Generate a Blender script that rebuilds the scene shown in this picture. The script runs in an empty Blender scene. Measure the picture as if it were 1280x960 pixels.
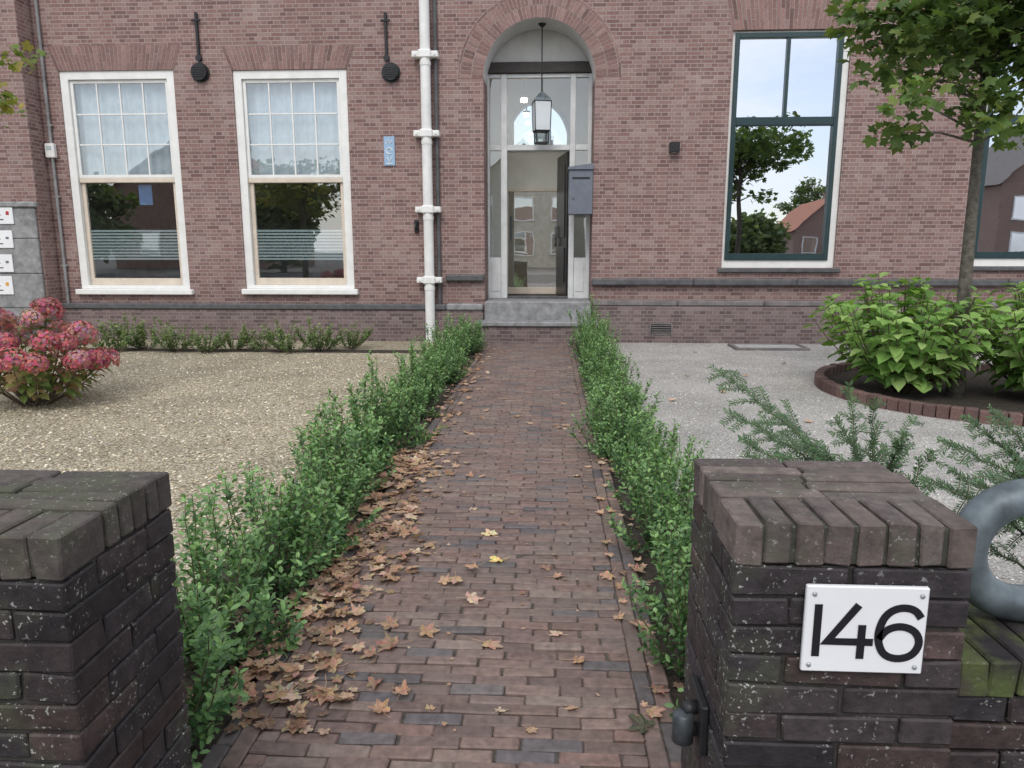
import bpy, math, random
from mathutils import Vector, Matrix
random.seed(7)
S=bpy.context.scene; C=S.collection
rad=math.radians; sin=math.sin; cos=math.cos; PI=math.pi
rnd=random.random; uni=random.uniform; gau=random.gauss
V=Vector
# ---------------------------------------------------------------- survey of the photograph
A_=rad(2.9); T_=rad(10.47); FPX=920.0; H=1.5
F=V((-sin(A_)*cos(T_),cos(A_)*cos(T_),-sin(T_))); R=V((cos(A_),sin(A_),0)); U=R.cross(F)
CAM=V((0,0,H))
def ray(x,y): return F+R*((x-640)/FPX)+U*((480-y)/FPX)
def onY(x,y,Y):
    d=ray(x,y); return CAM+d*(Y/d.y)
def onZ(x,y,Z=0.0):
    d=ray(x,y); return CAM+d*((Z-H)/d.z)
Yf=11.9; Yb=Yf+.6; Yh=Yb+1.2
def fx(px,py=225,Y=Yf): return onY(px,py,Y).x
def fz(py,px=640,Y=Yf): return onY(px,py,Y).z
def lerp(a,b,t): return tuple(a[i]+(b[i]-a[i])*t for i in range(3))
def pick(p,v=.15):
    c=random.choice(p); k=1+uni(-v,v); return tuple(x*k for x in c)
# ---------------------------------------------------------------- mesh builder
class MB:
    def __init__(s): s.v=[]; s.f=[]; s.c=[]
    def face(s,pts,col=(.5,.5,.5)):
        i=len(s.v); s.v+=[tuple(p) for p in pts]; s.f.append(tuple(range(i,i+len(pts)))); s.c.append(col)
    def cbox(s,c,h,b=.003,col=(.5,.5,.5),rot=None,jit=0):
        c=V(c); hx,hy,hz=h; b=min(b,hx*.45,hy*.45,hz*.45); P={}
        for sx in (-1,1):
            for sy in (-1,1):
                for sz in (-1,1):
                    j=V((gau(0,1),gau(0,1),gau(0,1)))*jit if jit else V((0,0,0))
                    for k,p in enumerate(((sx*hx,sy*(hy-b),sz*(hz-b)),(sx*(hx-b),sy*hy,sz*(hz-b)),(sx*(hx-b),sy*(hy-b),sz*hz))):
                        q=V(p)+j
                        if rot is not None: q=rot@q
                        P[(sx,sy,sz,k)]=len(s.v); s.v.append(tuple(q+c))
        fs=[]
        for g in (-1,1):
            fs.append([(g,-1,-1,0),(g,1,-1,0),(g,1,1,0),(g,-1,1,0)])
            fs.append([(-1,g,-1,1),(1,g,-1,1),(1,g,1,1),(-1,g,1,1)])
            fs.append([(-1,-1,g,2),(1,-1,g,2),(1,1,g,2),(-1,1,g,2)])
            for g2 in (-1,1):
                fs.append([(g,g2,-1,0),(g,g2,1,0),(g,g2,1,1),(g,g2,-1,1)])
                fs.append([(g,-1,g2,0),(g,1,g2,0),(g,1,g2,2),(g,-1,g2,2)])
                fs.append([(-1,g,g2,1),(1,g,g2,1),(1,g,g2,2),(-1,g,g2,2)])
                for g3 in (-1,1): fs.append([(g,g2,g3,0),(g,g2,g3,1),(g,g2,g3,2)])
        for f in fs:
            ids=[P[k] for k in f]; p=[V(s.v[i]) for i in ids]
            n=(p[1]-p[0]).cross(p[2]-p[0]); m=sum(p,V((0,0,0)))/len(p)-c
            if n.dot(m)<0: ids.reverse()
            s.f.append(tuple(ids)); s.c.append(col)
    def box(s,x0,x1,y0,y1,z0,z1,b=.004,col=(.5,.5,.5)):
        s.cbox(((x0+x1)/2,(y0+y1)/2,(z0+z1)/2),(abs(x1-x0)/2,abs(y1-y0)/2,abs(z1-z0)/2),b,col)
    def prism(s,poly,y0,y1,col=(.5,.5,.5)):
        f=[(x,y0,z) for x,z in poly]; s.face(f,col); n=len(poly)
        for i in range(n):
            a=poly[i]; b=poly[(i+1)%n]
            s.face([(a[0],y0,a[1]),(a[0],y1,a[1]),(b[0],y1,b[1]),(b[0],y0,b[1])],col)
    def tube(s,pts,r,n=8,col=(.5,.5,.5),cap=True,ang0=0):
        pts=[V(p) for p in pts]; m=len(pts); rs=r if isinstance(r,(list,tuple)) else [r]*m
        base=len(s.v); ref=None
        for i,p in enumerate(pts):
            t=(pts[min(i+1,m-1)]-pts[max(i-1,0)])
            if t.length<1e-9: t=V((0,0,1))
            t.normalize()
            if ref is None: ref=V((1,0,0)) if abs(t.x)<.9 else V((0,0,1))
            a=(ref-t*ref.dot(t)).normalized(); ref=a; b=t.cross(a)
            for k in range(n):
                th=ang0+2*PI*k/n; s.v.append(tuple(p+(a*cos(th)+b*sin(th))*rs[i]))
        for i in range(m-1):
            for k in range(n):
                k2=(k+1)%n
                s.f.append((base+i*n+k,base+i*n+k2,base+(i+1)*n+k2,base+(i+1)*n+k)); s.c.append(col)
        if cap:
            s.f.append(tuple(base+k for k in range(n))[::-1]); s.c.append(col)
            s.f.append(tuple(base+(m-1)*n+k for k in range(n))); s.c.append(col)
    def build(s,name,mat,parent=None,local=False,smooth=False):
        me=bpy.data.meshes.new(name); me.from_pydata(s.v,[],s.f); me.materials.append(mat)
        at=me.color_attributes.new('Col','FLOAT_COLOR','CORNER'); buf=[]
        for f,c in zip(s.f,s.c): buf+=[c[0],c[1],c[2],1.0]*len(f)
        at.data.foreach_set('color',buf)
        if smooth: me.polygons.foreach_set('use_smooth',[True]*len(me.polygons))
        me.update()
        o=bpy.data.objects.new(name,me); C.objects.link(o)
        if parent:
            o.parent=parent
            if parent.type=='EMPTY' and not local: o.matrix_parent_inverse=Matrix.Translation(-V(parent.location))
        return o
def tag(o,label=None,cat=None,group=None,kind=None):
    if label: o['label']=label
    if cat: o['category']=cat
    if group: o['group']=group
    if kind: o['kind']=kind
    return o
def thing(name,label,cat,loc=(0,0,0),group=None):
    o=bpy.data.objects.new(name,None); C.objects.link(o); o.location=loc; o.empty_display_size=.1
    return tag(o,label,cat,group)
def struct(name,mb,mat): return tag(mb.build(name,mat),kind='structure')
def dup(root):
    r=root.copy(); C.objects.link(r)
    for ch in list(root.children):
        c=ch.copy(); C.objects.link(c); c.parent=r
        for g in ch.children:
            d=g.copy(); C.objects.link(d); d.parent=c
    return r
# ---------------------------------------------------------------- materials
def newmat(name):
    m=bpy.data.materials.new(name); m.use_nodes=True; nt=m.node_tree
    return m,nt.nodes,nt.links,nt.nodes['Principled BSDF']
def setin(L,sock,v):
    if hasattr(v,'is_output'): L.new(v,sock)
    elif isinstance(v,(tuple,list)) and len(v)==3: sock.default_value=(*v,1)
    else: sock.default_value=v
def mix(N,L,fac,a,b,blend='MIX'):
    n=N.new('ShaderNodeMix'); n.data_type='RGBA'; n.blend_type=blend
    setin(L,n.inputs[0],fac); setin(L,n.inputs[6],a); setin(L,n.inputs[7],b); return n.outputs[2]
def ramp(N,L,x,stops):
    n=N.new('ShaderNodeValToRGB'); e=n.color_ramp.elements
    while len(e)<len(stops): e.new(.5)
    for k,(p,c) in enumerate(stops):
        e[k].position=p; e[k].color=(*c,1) if isinstance(c,tuple) else (c,c,c,1)
    L.new(x,n.inputs[0]); return n.outputs[0]
def noise(N,L,scale,detail=3,vec=None,rough=.6):
    n=N.new('ShaderNodeTexNoise'); n.inputs['Scale'].default_value=scale; n.inputs['Detail'].default_value=detail; n.inputs['Roughness'].default_value=rough
    if vec is None:
        tc=N.new('ShaderNodeTexCoord'); vec=tc.outputs['Object']
    L.new(vec,n.inputs['Vector']); return n.outputs['Fac']
def bump(N,L,bsdf,h,strength,dist):
    b=N.new('ShaderNodeBump'); b.inputs['Strength'].default_value=strength; b.inputs['Distance'].default_value=dist
    L.new(h,b.inputs['Height']); L.new(b.outputs[0],bsdf.inputs['Normal'])
def solid(name,col,rough=.5,metal=0,ns=20,amt=.25,bs=.15,bd=.003,spec=.5):
    m,N,L,B=newmat(name); n=noise(N,L,ns,4)
    k=ramp(N,L,n,[(.3,1-amt),(.7,1+amt*.3)])
    L.new(mix(N,L,1.0,col,k,'MULTIPLY'),B.inputs['Base Color'])
    B.inputs['Roughness'].default_value=rough; B.inputs['Metallic'].default_value=metal; B.inputs['Specular IOR Level'].default_value=spec
    bump(N,L,B,n,bs,bd); return m
def attr_mat(name,rough=.7,ns=45,amt=.5,bs=.4,bd=.004,lichen=0,moss=0,transl=0,spec=.4,mosscol=(.07,.078,.045),mr=(.54,.72),ms=7):
    m,N,L,B=newmat(name); a=N.new('ShaderNodeAttribute'); a.attribute_name='Col'; col=a.outputs['Color']
    if bs:
        n=noise(N,L,ns,5)
        col=mix(N,L,1.0,col,ramp(N,L,n,[(.25,1-amt),(.75,1+amt)]),'MULTIPLY')
    if moss:
        n2=noise(N,L,ms,5); col=mix(N,L,ramp(N,L,n2,[(mr[0],0.0),(mr[1],moss)]),col,mosscol)
    if lichen:
        n3=noise(N,L,110,2); n4=noise(N,L,7,3)
        lm=N.new('ShaderNodeMath'); lm.operation='MULTIPLY'
        L.new(ramp(N,L,n3,[(.63,0.0),(.675,1.0)]),lm.inputs[0]); L.new(ramp(N,L,n4,[(.42,0.0),(.6,lichen)]),lm.inputs[1])
        col=mix(N,L,lm.outputs[0],col,(.38,.39,.37))
    L.new(col,B.inputs['Base Color']); B.inputs['Roughness'].default_value=rough; B.inputs['Specular IOR Level'].default_value=spec
    if bs: bump(N,L,B,n,bs,bd)
    if transl:
        t=N.new('ShaderNodeBsdfTranslucent'); L.new(mix(N,L,1.0,col,(1.3,1.4,.7),'MULTIPLY'),t.inputs['Color'])
        ms_=N.new('ShaderNodeMixShader'); ms_.inputs[0].default_value=transl
        L.new(B.outputs[0],ms_.inputs[1]); L.new(t.outputs[0],ms_.inputs[2]); L.new(ms_.outputs[0],N['Material Output'].inputs[0])
    return m
def brick_mat(name,stops,mortar,bw=.205,rh=.058,ms=.0056,stain=(.72,1.07)):
    m,N,L,B=newmat(name); tc=N.new('ShaderNodeTexCoord'); sp=N.new('ShaderNodeSeparateXYZ'); L.new(tc.outputs['Object'],sp.inputs[0])
    ad=N.new('ShaderNodeMath'); L.new(sp.outputs[0],ad.inputs[0]); L.new(sp.outputs[1],ad.inputs[1])
    cb=N.new('ShaderNodeCombineXYZ'); L.new(ad.outputs[0],cb.inputs[0]); L.new(sp.outputs[2],cb.inputs[1])
    b=N.new('ShaderNodeTexBrick'); L.new(cb.outputs[0],b.inputs['Vector'])
    b.inputs['Color1'].default_value=(0,0,0,1); b.inputs['Color2'].default_value=(1,1,1,1); b.inputs['Scale'].default_value=1
    b.inputs['Mortar Size'].default_value=ms; b.inputs['Mortar Smooth'].default_value=.2; b.inputs['Brick Width'].default_value=bw; b.inputs['Row Height'].default_value=rh
    b.squash=.5; b.squash_frequency=2; b.offset=.5
    col=ramp(N,L,b.outputs['Color'],stops)
    n=noise(N,L,38,3); col=mix(N,L,1.0,col,ramp(N,L,n,[(.25,.8),(.75,1.18)]),'MULTIPLY')
    col=mix(N,L,b.outputs['Fac'],col,mortar)
    big=noise(N,L,.9,5); col=mix(N,L,1.0,col,ramp(N,L,big,[(.3,stain[0]+.2),(.7,stain[1])]),'MULTIPLY')
    ef=noise(N,L,2.3,6); col=mix(N,L,ramp(N,L,ef,[(.50,0.0),(.78,.28)]),col,(.41,.35,.33))
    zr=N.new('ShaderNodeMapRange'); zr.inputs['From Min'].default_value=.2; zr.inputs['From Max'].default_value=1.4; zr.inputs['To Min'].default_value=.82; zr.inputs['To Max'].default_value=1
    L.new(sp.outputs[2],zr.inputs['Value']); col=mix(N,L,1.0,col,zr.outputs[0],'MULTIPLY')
    L.new(col,B.inputs['Base Color']); B.inputs['Roughness'].default_value=.85; B.inputs['Specular IOR Level'].default_value=.25
    inv=N.new('ShaderNodeMath'); inv.operation='SUBTRACT'; inv.inputs[0].default_value=1; L.new(b.outputs['Fac'],inv.inputs[1])
    s2=N.new('ShaderNodeMath'); s2.operation='MULTIPLY_ADD'; L.new(n,s2.inputs[0]); s2.inputs[1].default_value=.5; L.new(inv.outputs[0],s2.inputs[2])
    bump(N,L,B,s2.outputs[0],.5,.006); return m
def glass_mat(name,fac,tint=(.85,.9,.9),rough=.005,gc=(.95,.97,1)):
    m,N,L,B=newmat(name); N.remove(B)
    t=N.new('ShaderNodeBsdfTransparent'); t.inputs[0].default_value=(*tint,1)
    g=N.new('ShaderNodeBsdfGlossy'); g.inputs['Roughness'].default_value=rough; g.inputs['Color'].default_value=(*gc,1)
    n=noise(N,L,1.3,2); bp=N.new('ShaderNodeBump'); bp.inputs['Strength'].default_value=.05; bp.inputs['Distance'].default_value=.02; L.new(n,bp.inputs['Height']); L.new(bp.outputs[0],g.inputs['Normal'])
    s=N.new('ShaderNodeMixShader'); s.inputs[0].default_value=fac; L.new(t.outputs[0],s.inputs[1]); L.new(g.outputs[0],s.inputs[2]); L.new(s.outputs[0],N['Material Output'].inputs[0]); return m
def gravel_mat(name,scale,stops,bs=.8,bd=.02):
    m,N,L,B=newmat(name); tc=N.new('ShaderNodeTexCoord'); v=N.new('ShaderNodeTexVoronoi'); v.inputs['Scale'].default_value=scale; L.new(tc.outputs['Object'],v.inputs['Vector'])
    sp=N.new('ShaderNodeSeparateColor'); L.new(v.outputs['Color'],sp.inputs[0])
    col=ramp(N,L,sp.outputs[0],stops)
    col=mix(N,L,1.0,col,ramp(N,L,v.outputs['Distance'],[(.0,1.1),(.75,.5)]),'MULTIPLY')
    col=mix(N,L,1.0,col,ramp(N,L,noise(N,L,1.1,5),[(.3,.76),(.7,1.12)]),'MULTIPLY')
    L.new(col,B.inputs['Base Color']); B.inputs['Roughness'].default_value=.85; B.inputs['Specular IOR Level'].default_value=.25
    iv=N.new('ShaderNodeMath'); iv.operation='SUBTRACT'; iv.inputs[0].default_value=1; L.new(v.outputs['Distance'],iv.inputs[1])
    bump(N,L,B,iv.outputs[0],bs,bd); return m
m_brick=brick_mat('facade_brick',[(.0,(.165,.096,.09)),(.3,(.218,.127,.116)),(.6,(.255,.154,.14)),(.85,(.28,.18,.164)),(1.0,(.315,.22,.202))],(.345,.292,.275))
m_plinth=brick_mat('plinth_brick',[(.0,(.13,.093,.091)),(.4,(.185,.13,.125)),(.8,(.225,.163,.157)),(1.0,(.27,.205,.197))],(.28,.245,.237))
m_bricks=attr_mat('cut_brick',.85,40,.3,.3)
m_pathb=attr_mat('paving_brick',.6,30,.4,.6,.003,spec=.4,moss=.45,mosscol=(.165,.145,.128),mr=(.45,.7),ms=2.2)
m_pill=attr_mat('pillar_brick',.66,26,.6,1.0,.006,lichen=.85,moss=.6)
m_cap=attr_mat('cap_brick',.78,26,.5,1.0,.006,lichen=.45,moss=.75)
m_mcap=attr_mat('mossy_cap_brick',.8,26,.5,1.0,.006,lichen=.55,moss=.85,mr=(.47,.66))
m_white=solid('white_paint',(.80,.80,.78),.4,ns=6,amt=.1,bs=.05)
m_cream=solid('cream_paint',(.68,.59,.49),.45,ns=6,amt=.15,bs=.05)
m_pipe=solid('pipe_paint',(.78,.78,.765),.45,ns=5,amt=.14,bs=.05)
m_green=solid('dark_green_paint',(.018,.045,.05),.3,ns=6,amt=.2,bs=.03)
m_black=solid('black_paint',(.012,.012,.014),.35,ns=10,amt=.2,bs=.05)
m_iron=solid('dark_iron',(.025,.026,.03),.5,.3,ns=40,amt=.4,bs=.3)
m_stone=solid('blue_stone',(.28,.28,.285),.7,ns=9,amt=.45,bs=.3)
m_band=solid('plinth_stone',(.19,.168,.165),.8,ns=7,amt=.4,bs=.3)
m_dstone=solid('dark_stone',(.10,.10,.105),.65,ns=9,amt=.4,bs=.3)
m_steel=solid('grey_steel',(.16,.195,.215),.5,.35,ns=14,amt=.55,bs=.3)
m_galv=solid('pale_galvanised_plate',(.5,.5,.49),.5,.1,ns=9,amt=.25,bs=.15)
m_mail=solid('mailbox_paint',(.155,.172,.21),.4,.2,ns=8,amt=.15,bs=.04)
m_plaster=solid('plaster',(.66,.66,.65),.8,ns=5,amt=.12)
m_wood=solid('dark_beam',(.05,.042,.038),.6,ns=14,amt=.4)
m_room=solid('room_wall',(.48,.48,.46),.9,ns=2,amt=.5)
m_hall=solid('hall_wall',(.66,.65,.61),.8,ns=3,amt=.1)
m_mat=solid('hall_floor_mat',(.06,.055,.05),.9,ns=30,amt=.4)
m_frame=solid('frame_paint',(.66,.67,.67),.4,ns=5,amt=.15,bs=.05)
m_curt=solid('net_curtain',(.56,.61,.67),.9,ns=7,amt=.2)
m_film=solid('frosted_film',(.42,.48,.5),.7,ns=7,amt=.1)
m_glassL=glass_mat('window_glass',.27); m_glassU=glass_mat('curtain_glass',.2); m_glassR=glass_mat('bright_glass',.68,(.6,.65,.65),gc=(.86,.91,1)); m_glassD=glass_mat('door_glass',.18)
def darkglass(name,fac,dc):
    m=glass_mat(name,fac); N=m.node_tree.nodes; L=m.node_tree.links
    d=N.new('ShaderNodeBsdfDiffuse'); d.inputs[0].default_value=(*dc,1)
    s=[n for n in N if n.type=='MIX_SHADER'][0]; L.new(d.outputs[0],s.inputs[1]); return m
m_glassI=darkglass('inner_door_glass',.6,(.25,.225,.16)); m_glassF=darkglass('arched_light_glass',.85,(.5,.55,.6))
m_soil=solid('soil',(.055,.042,.032),.95,ns=25,amt=.6,bs=1,bd=.03)
m_gravelL=gravel_mat('tan_gravel',52,[(.0,(.32,.26,.175)),(.3,(.50,.425,.295)),(.65,(.62,.545,.40)),(1.0,(.73,.67,.54))])
m_gravelR=gravel_mat('grey_gravel',85,[(.0,(.38,.36,.335)),(.35,(.54,.515,.485)),(.7,(.61,.585,.55)),(1.0,(.71,.69,.655))],.5,.01)
m_peb=attr_mat('pebble',.7,30,.2,0)
m_ground=solid('pavement_ground',(.16,.15,.145),.85,ns=3,amt=.35,bs=.3)
m_road=solid('asphalt',(.05,.05,.052),.85,ns=30,amt=.4,bs=.4)
m_joint=solid('joint_sand',(.095,.083,.07),.95,ns=25,amt=.6,bs=.6)
m_mortar=solid('pillar_mortar',(.045,.042,.037),.95,ns=25,amt=.6,bs=.8)
m_leaf=attr_mat('shrub_leaf',.34,60,.15,0,transl=.26,spec=.5)
m_bigleaf=attr_mat('broad_leaf',.55,25,.2,0,transl=.35,spec=.25)
m_twig=solid('twig_bark',(.13,.10,.065),.85,ns=40,amt=.4)
m_bark=solid('tree_bark',(.13,.115,.095),.9,ns=22,amt=.55,bs=.9,bd=.02)
m_dead=attr_mat('dead_leaf',.65,60,.4,.5,.002,transl=.12,spec=.3)
m_petal=attr_mat('petal',.8,30,.15,0,transl=.2,spec=.15)
m_plate=solid('enamel_plate',(.8,.81,.83),.18,ns=4,amt=.06,bs=.02)
m_ink=solid('black_enamel',(.012,.012,.016),.3,ns=4,amt=.1,bs=.0)
m_blue=solid('blue_sign',(.31,.46,.64),.4,ns=4,amt=.1); m_bluep=solid('blue_sticker',(.12,.24,.46),.5,ns=4,amt=.2)
m_red=solid('red_mark',(.5,.03,.03),.5); m_orange=solid('orange_mark',(.75,.35,.04),.5)
m_roof=solid('roof_tile',(.45,.17,.09),.8,ns=8,amt=.4); m_groof=solid('grey_roof_tile',(.16,.14,.13),.8,ns=8,amt=.4); m_hwall=solid('house_brick',(.30,.2,.165),.9,ns=8,amt=.3); m_pale=solid('pale_render',(.58,.54,.46),.9,ns=3,amt=.25)
m_lamp,N,L,B=newmat('lit_lamp'); B.inputs['Emission Color'].default_value=(1,.8,.5,1); B.inputs['Emission Strength'].default_value=40
# ---------------------------------------------------------------- ground
def sheet(name,x0,x1,y0,y1,z,mat):
    m=MB(); m.face([(x0,y0,z),(x1,y0,z),(x1,y1,z),(x0,y1,z)]); return struct(name,m,mat)
sheet('ground',-300,300,-300,300,0,m_ground)
sheet('road',-120,120,-16,-5,.004,m_road)
PX0,PX1=-1.0,.42
SLx,SRx=-1.56,.78
sheet('gravel_bed',-12,SLx,1.5,Yf-.09,.008,m_gravelL)
sheet('gravel_yard',SRx,12,1.5,Yf-.09,.008,m_gravelR)
sheet('soil_strip',SLx,PX0,1.4,Yf-.1,.012,m_soil); sheet('soil_strip',PX1,SRx,1.5,Yf-.1,.012,m_soil)
sheet('soil_bed',-7.2,SLx-.01,10.42,10.72,.013,m_soil)
sheet('path_joints',PX0,PX1,-.4,Yf-.4,.022,m_joint)
PATH=[(.166,.112,.097),(.185,.129,.111),(.148,.104,.093),(.198,.148,.127),(.174,.12,.107),(.178,.113,.096)]
DARK=[(.108,.094,.097),(.12,.103,.103)]
pm=MB(); y=-.3; row=0; pitch=.055; bl=.186; bx0=PX0+.12; bx1=PX1-.12
while y<Yf-.47:
    x=bx0-(row%2)*bl*.5-uni(0,.035)
    while x<bx1-.03:
        xa=max(x,bx0); xb=min(x+bl*uni(.97,1.03)-.004,bx1)
        if xb-xa>.03:
            c=pick(DARK,.2) if rnd()<.12 else pick(PATH,.16)
            rot=Matrix.Rotation(gau(0,.014),3,'Z')@Matrix.Rotation(gau(0,.024),3,'X')@Matrix.Rotation(gau(0,.012),3,'Y')
            pm.cbox(((xa+xb)/2,y+pitch/2+gau(0,.0014),.008+gau(0,.0025)),((xb-xa)/2,pitch/2-.0022,.024),.005,c,rot,.0011)
        x+=bl
    y+=pitch; row+=1
for side in (0,1):
    for k in range(2):
        xc=(PX0+.03+k*.06) if side==0 else (PX1-.03-k*.06)
        y=-.3-k*.1
        while y<Yf-.5:
            c=pick(DARK,.2) if rnd()<(.4 if k==0 else .12) else pick(PATH,.2)
            rot=Matrix.Rotation(gau(0,.012),3,'Z')@Matrix.Rotation(gau(0,.02),3,'Y')
            pm.cbox((xc,y+bl/2,.008+gau(0,.003)),(.0275,bl/2-.003,.024),.005,c,rot,.0008); y+=bl
struct('path',pm,m_pathb)
def pebbles(name,label,n,x0,x1,y0,y1,r0,r1,pal):
    m=MB()
    for _ in range(n):
        p=V((uni(x0,x1),y0+(y1-y0)*rnd()**1.25,.008)); r=uni(r0,r1); c=pick(pal,.2); a=uni(0,PI)
        ax=V((cos(a),sin(a),gau(0,.2)))*r*uni(.8,1.4); ay=V((-sin(a),cos(a),gau(0,.2)))*r*uni(.6,1); az=V((gau(0,.2)*r,gau(0,.2)*r,r*uni(.5,.8)))
        p=p+V((0,0,r*.3)); P=[p+ax,p+ay,p-ax,p-ay,p+az,p-az]; i=len(m.v); m.v+=[tuple(q) for q in P]
        for k in range(4):
            m.f.append((i+k,i+(k+1)%4,i+4)); m.c.append(c)
    o=m.build(name,m_peb,smooth=True); return tag(o,label,'gravel',kind='stuff')
pebbles('gravel','loose tan pebbles covering the bed left of the path',16000,-7.5,SLx-.02,2.2,10.3,.007,.015,[(.55,.47,.33),(.65,.57,.43),(.44,.36,.24),(.70,.64,.52),(.55,.46,.32)])
pebbles('gravel','fine pale grey pebbles covering the yard right of the path',9000,SRx+.02,7,2.2,11.6,.005,.010,[(.57,.545,.51),(.66,.635,.60),(.47,.45,.42),(.70,.68,.645)])
# ---------------------------------------------------------------- the house
house=thing('brick_house','old purple-red brick building with arched entrance porch and tall white sash windows','building',(0,Yf,0))
X0,X1=fx(605,200),fx(742,200); xc=(X0+X1)/2; rA=(X1-X0)/2; zs=fz(97,674); ztop=zs+rA
WT=6.6; XL,XR=-11.0,11.0
def wrect(l,r,t,b,py=225): return (fx(l,py),fx(r,py),fz(b,(l+r)/2),fz(t,(l+r)/2))
W1=wrect(87,227,88,368); W2=wrect(299,438,87,368)
W3=wrect(909,1054,37,335,190); w3w=W3[1]-W3[0]
x4=fx(1219,260); W4=(x4,x4+w3w,W3[2]+.03,W3[3])
ops=[W1,W2,W3,W4,(X0,X1,0,ztop)]
wall=MB()
xs=sorted({XL,XR}|{o[0] for o in ops}|{o[1] for o in ops}); zz=sorted({0,WT}|{o[2] for o in ops}|{o[3] for o in ops})
for i in range(len(xs)-1):
    for j in range(len(zz)-1):
        cx=(xs[i]+xs[i+1])/2; cz=(zz[j]+zz[j+1])/2
        if any(o[0]<cx<o[1] and o[2]<cz<o[3] for o in ops): continue
        wall.face([(xs[i],Yf,zz[j]),(xs[i+1],Yf,zz[j]),(xs[i+1],Yf,zz[j+1]),(xs[i],Yf,zz[j+1])])
def reveal(mb,o,d):
    a,b,c,e=o
    for p,q in (((a,c),(a,e)),((b,c),(b,e)),((a,e),(b,e)),((a,c),(b,c))):
        mb.face([(p[0],Yf,p[1]),(p[0],Yf+d,p[1]),(q[0],Yf+d,q[1]),(q[0],Yf,q[1])])
for o in (W1,W2,W3,W4): reveal(wall,o,.13)
NA=40; arc=[(xc-rA*cos(PI*k/NA),zs+rA*sin(PI*k/NA)) for k in range(NA+1)]
for k in range(NA):
    p,q=arc[k],arc[k+1]; wall.face([(p[0],Yf,p[1]),(q[0],Yf,q[1]),(q[0],Yf,ztop),(p[0],Yf,ztop)])
for x in (X0,X1): wall.face([(x,Yf,0),(x,Yb,0),(x,Yb,zs),(x,Yf,zs)])
wall.face([(XL,Yf+6,WT),(XR,Yf+6,WT),(XR,Yf,WT),(XL,Yf,WT)])
wall.face([(XL,Yf,0),(XL,Yf+6,0),(XL,Yf+6,WT),(XL,Yf,WT)]); wall.face([(XR,Yf,0),(XR,Yf+6,0),(XR,Yf+6,WT),(XR,Yf,WT)])
wall.build('wall',m_brick,house)
vt=MB()
for k in range(NA):
    p,q=arc[k],arc[k+1]; vt.face([(p[0],Yf,p[1]),(q[0],Yf,q[1]),(q[0],Yb,q[1]),(p[0],Yb,p[1])])
vt.build('porch_vault',m_plaster,house,smooth=True)
# projecting corner at the left
Yw=Yf-.36; XW=fx(43,225,Yw)
wg=MB(); wg.box(XL,XW,Yw,Yf-.003,0,WT,.01); wg.build('corner_pier',m_brick,house)
FAC=[(.18,.106,.098),(.222,.131,.119),(.245,.148,.134),(.265,.168,.152),(.21,.123,.112),(.233,.136,.122)]
MORT=(.345,.292,.275)
am=MB()
for k in range(NA):
    t0,t1=PI*k/NA,PI*(k+1)/NA; ro=rA+.40
    am.face([(xc-r*cos(t),Yf-.003,zs+r*sin(t)) for r,t in ((rA,t0),(ro,t0),(ro,t1),(rA,t1))],MORT)
for r0,r1 in ((rA+.004,rA+.18),(rA+.19,rA+.35),(rA+.362,rA+.395)):
    n=int(PI*(r0+r1)/2/.058) if r1-r0>.1 else int(PI*r0/.21)
    for k in range(n):
        t0=PI*k/n+.005/r0; t1=PI*(k+1)/n-.005/r0
        am.prism([(xc-r*cos(t),zs+r*sin(t)) for r,t in ((r0,t0),(r1,t0),(r1,t1),(r0,t1))],Yf-.006-uni(0,.002),Yf,pick(FAC,.16))
am.build('entrance_arch',m_bricks,house)
def flat_arch(x0,x1,z0,z1,sp):
    m=MB(); n=int((x1-x0)/.058); m.face([(x0,Yf-.003,z0),(x1,Yf-.003,z0),(x1+sp,Yf-.003,z1),(x0-sp,Yf-.003,z1)],MORT)
    for k in range(n):
        a,b=k/n+.0028,(k+1)/n-.0028
        bo=lambda t:x0+(x1-x0)*t; to=lambda t:x0-sp+(x1-x0+2*sp)*t
        zm=z0+(z1-z0)*(.33 if k%2 else .67)
        bm_=lambda t,z:bo(t)+(to(t)-bo(t))*(z-z0)/(z1-z0)
        for za,zb in ((z0,zm-.005),(zm+.005,z1)):
            m.prism([(bm_(a,za),za),(bm_(b,za),za),(bm_(b,zb),zb),(bm_(a,zb),zb)],Yf-.006-uni(0,.002),Yf,pick(FAC,.16))
    m.build('window_arch',m_bricks,house)
flat_arch(W1[0]-.02,W1[1]+.02,W1[3]+.004,fz(57,150),.13); flat_arch(W2[0]-.02,W2[1]+.02,W2[3]+.004,fz(57,365),.13)
flat_arch(W3[0]-.02,W3[1]+.02,W3[3]+.004,W3[3]+.44,.1); flat_arch(W4[0]-.02,W4[1]+.02,W4[3]+.004,W4[3]+.44,.1)
# plinth and stone bands
Yp=Yf-.08; zpl=fz(387,300,Yp); zpr=fz(383,900,Yp)
p=MB(); p.box(XW+.004,X0-.02,Yp,Yf-.003,0,zpl-.002,.006); p.build('plinth',m_plinth,house)
p=MB(); p.box(X1+.02,XR,Yp,Yf-.003,0,zpr-.002,.006); p.build('plinth',m_plinth,house)
p=MB(); p.box(XW+.004,X0-.62,Yp-.03,Yf-.003,zpl,zpl+.1,.02); p.build('plinth_cap',m_dstone,house)
p=MB(); p.box(X0-.617,X0-.02,Yp-.03,Yf-.003,zpl,zpl+.11,.02); p.build('plinth_cap',m_stone,house)
p=MB(); x=X1+.02
while x<XR:
    p.box(x,min(x+1.35,XR)-.004,Yp-.02,Yf-.003,zpr,zpr+.09,.02); x+=1.35
p.build('plinth_cap',m_band,house)
p=MB(); zb=fz(357,850); x=X1+.004
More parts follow.
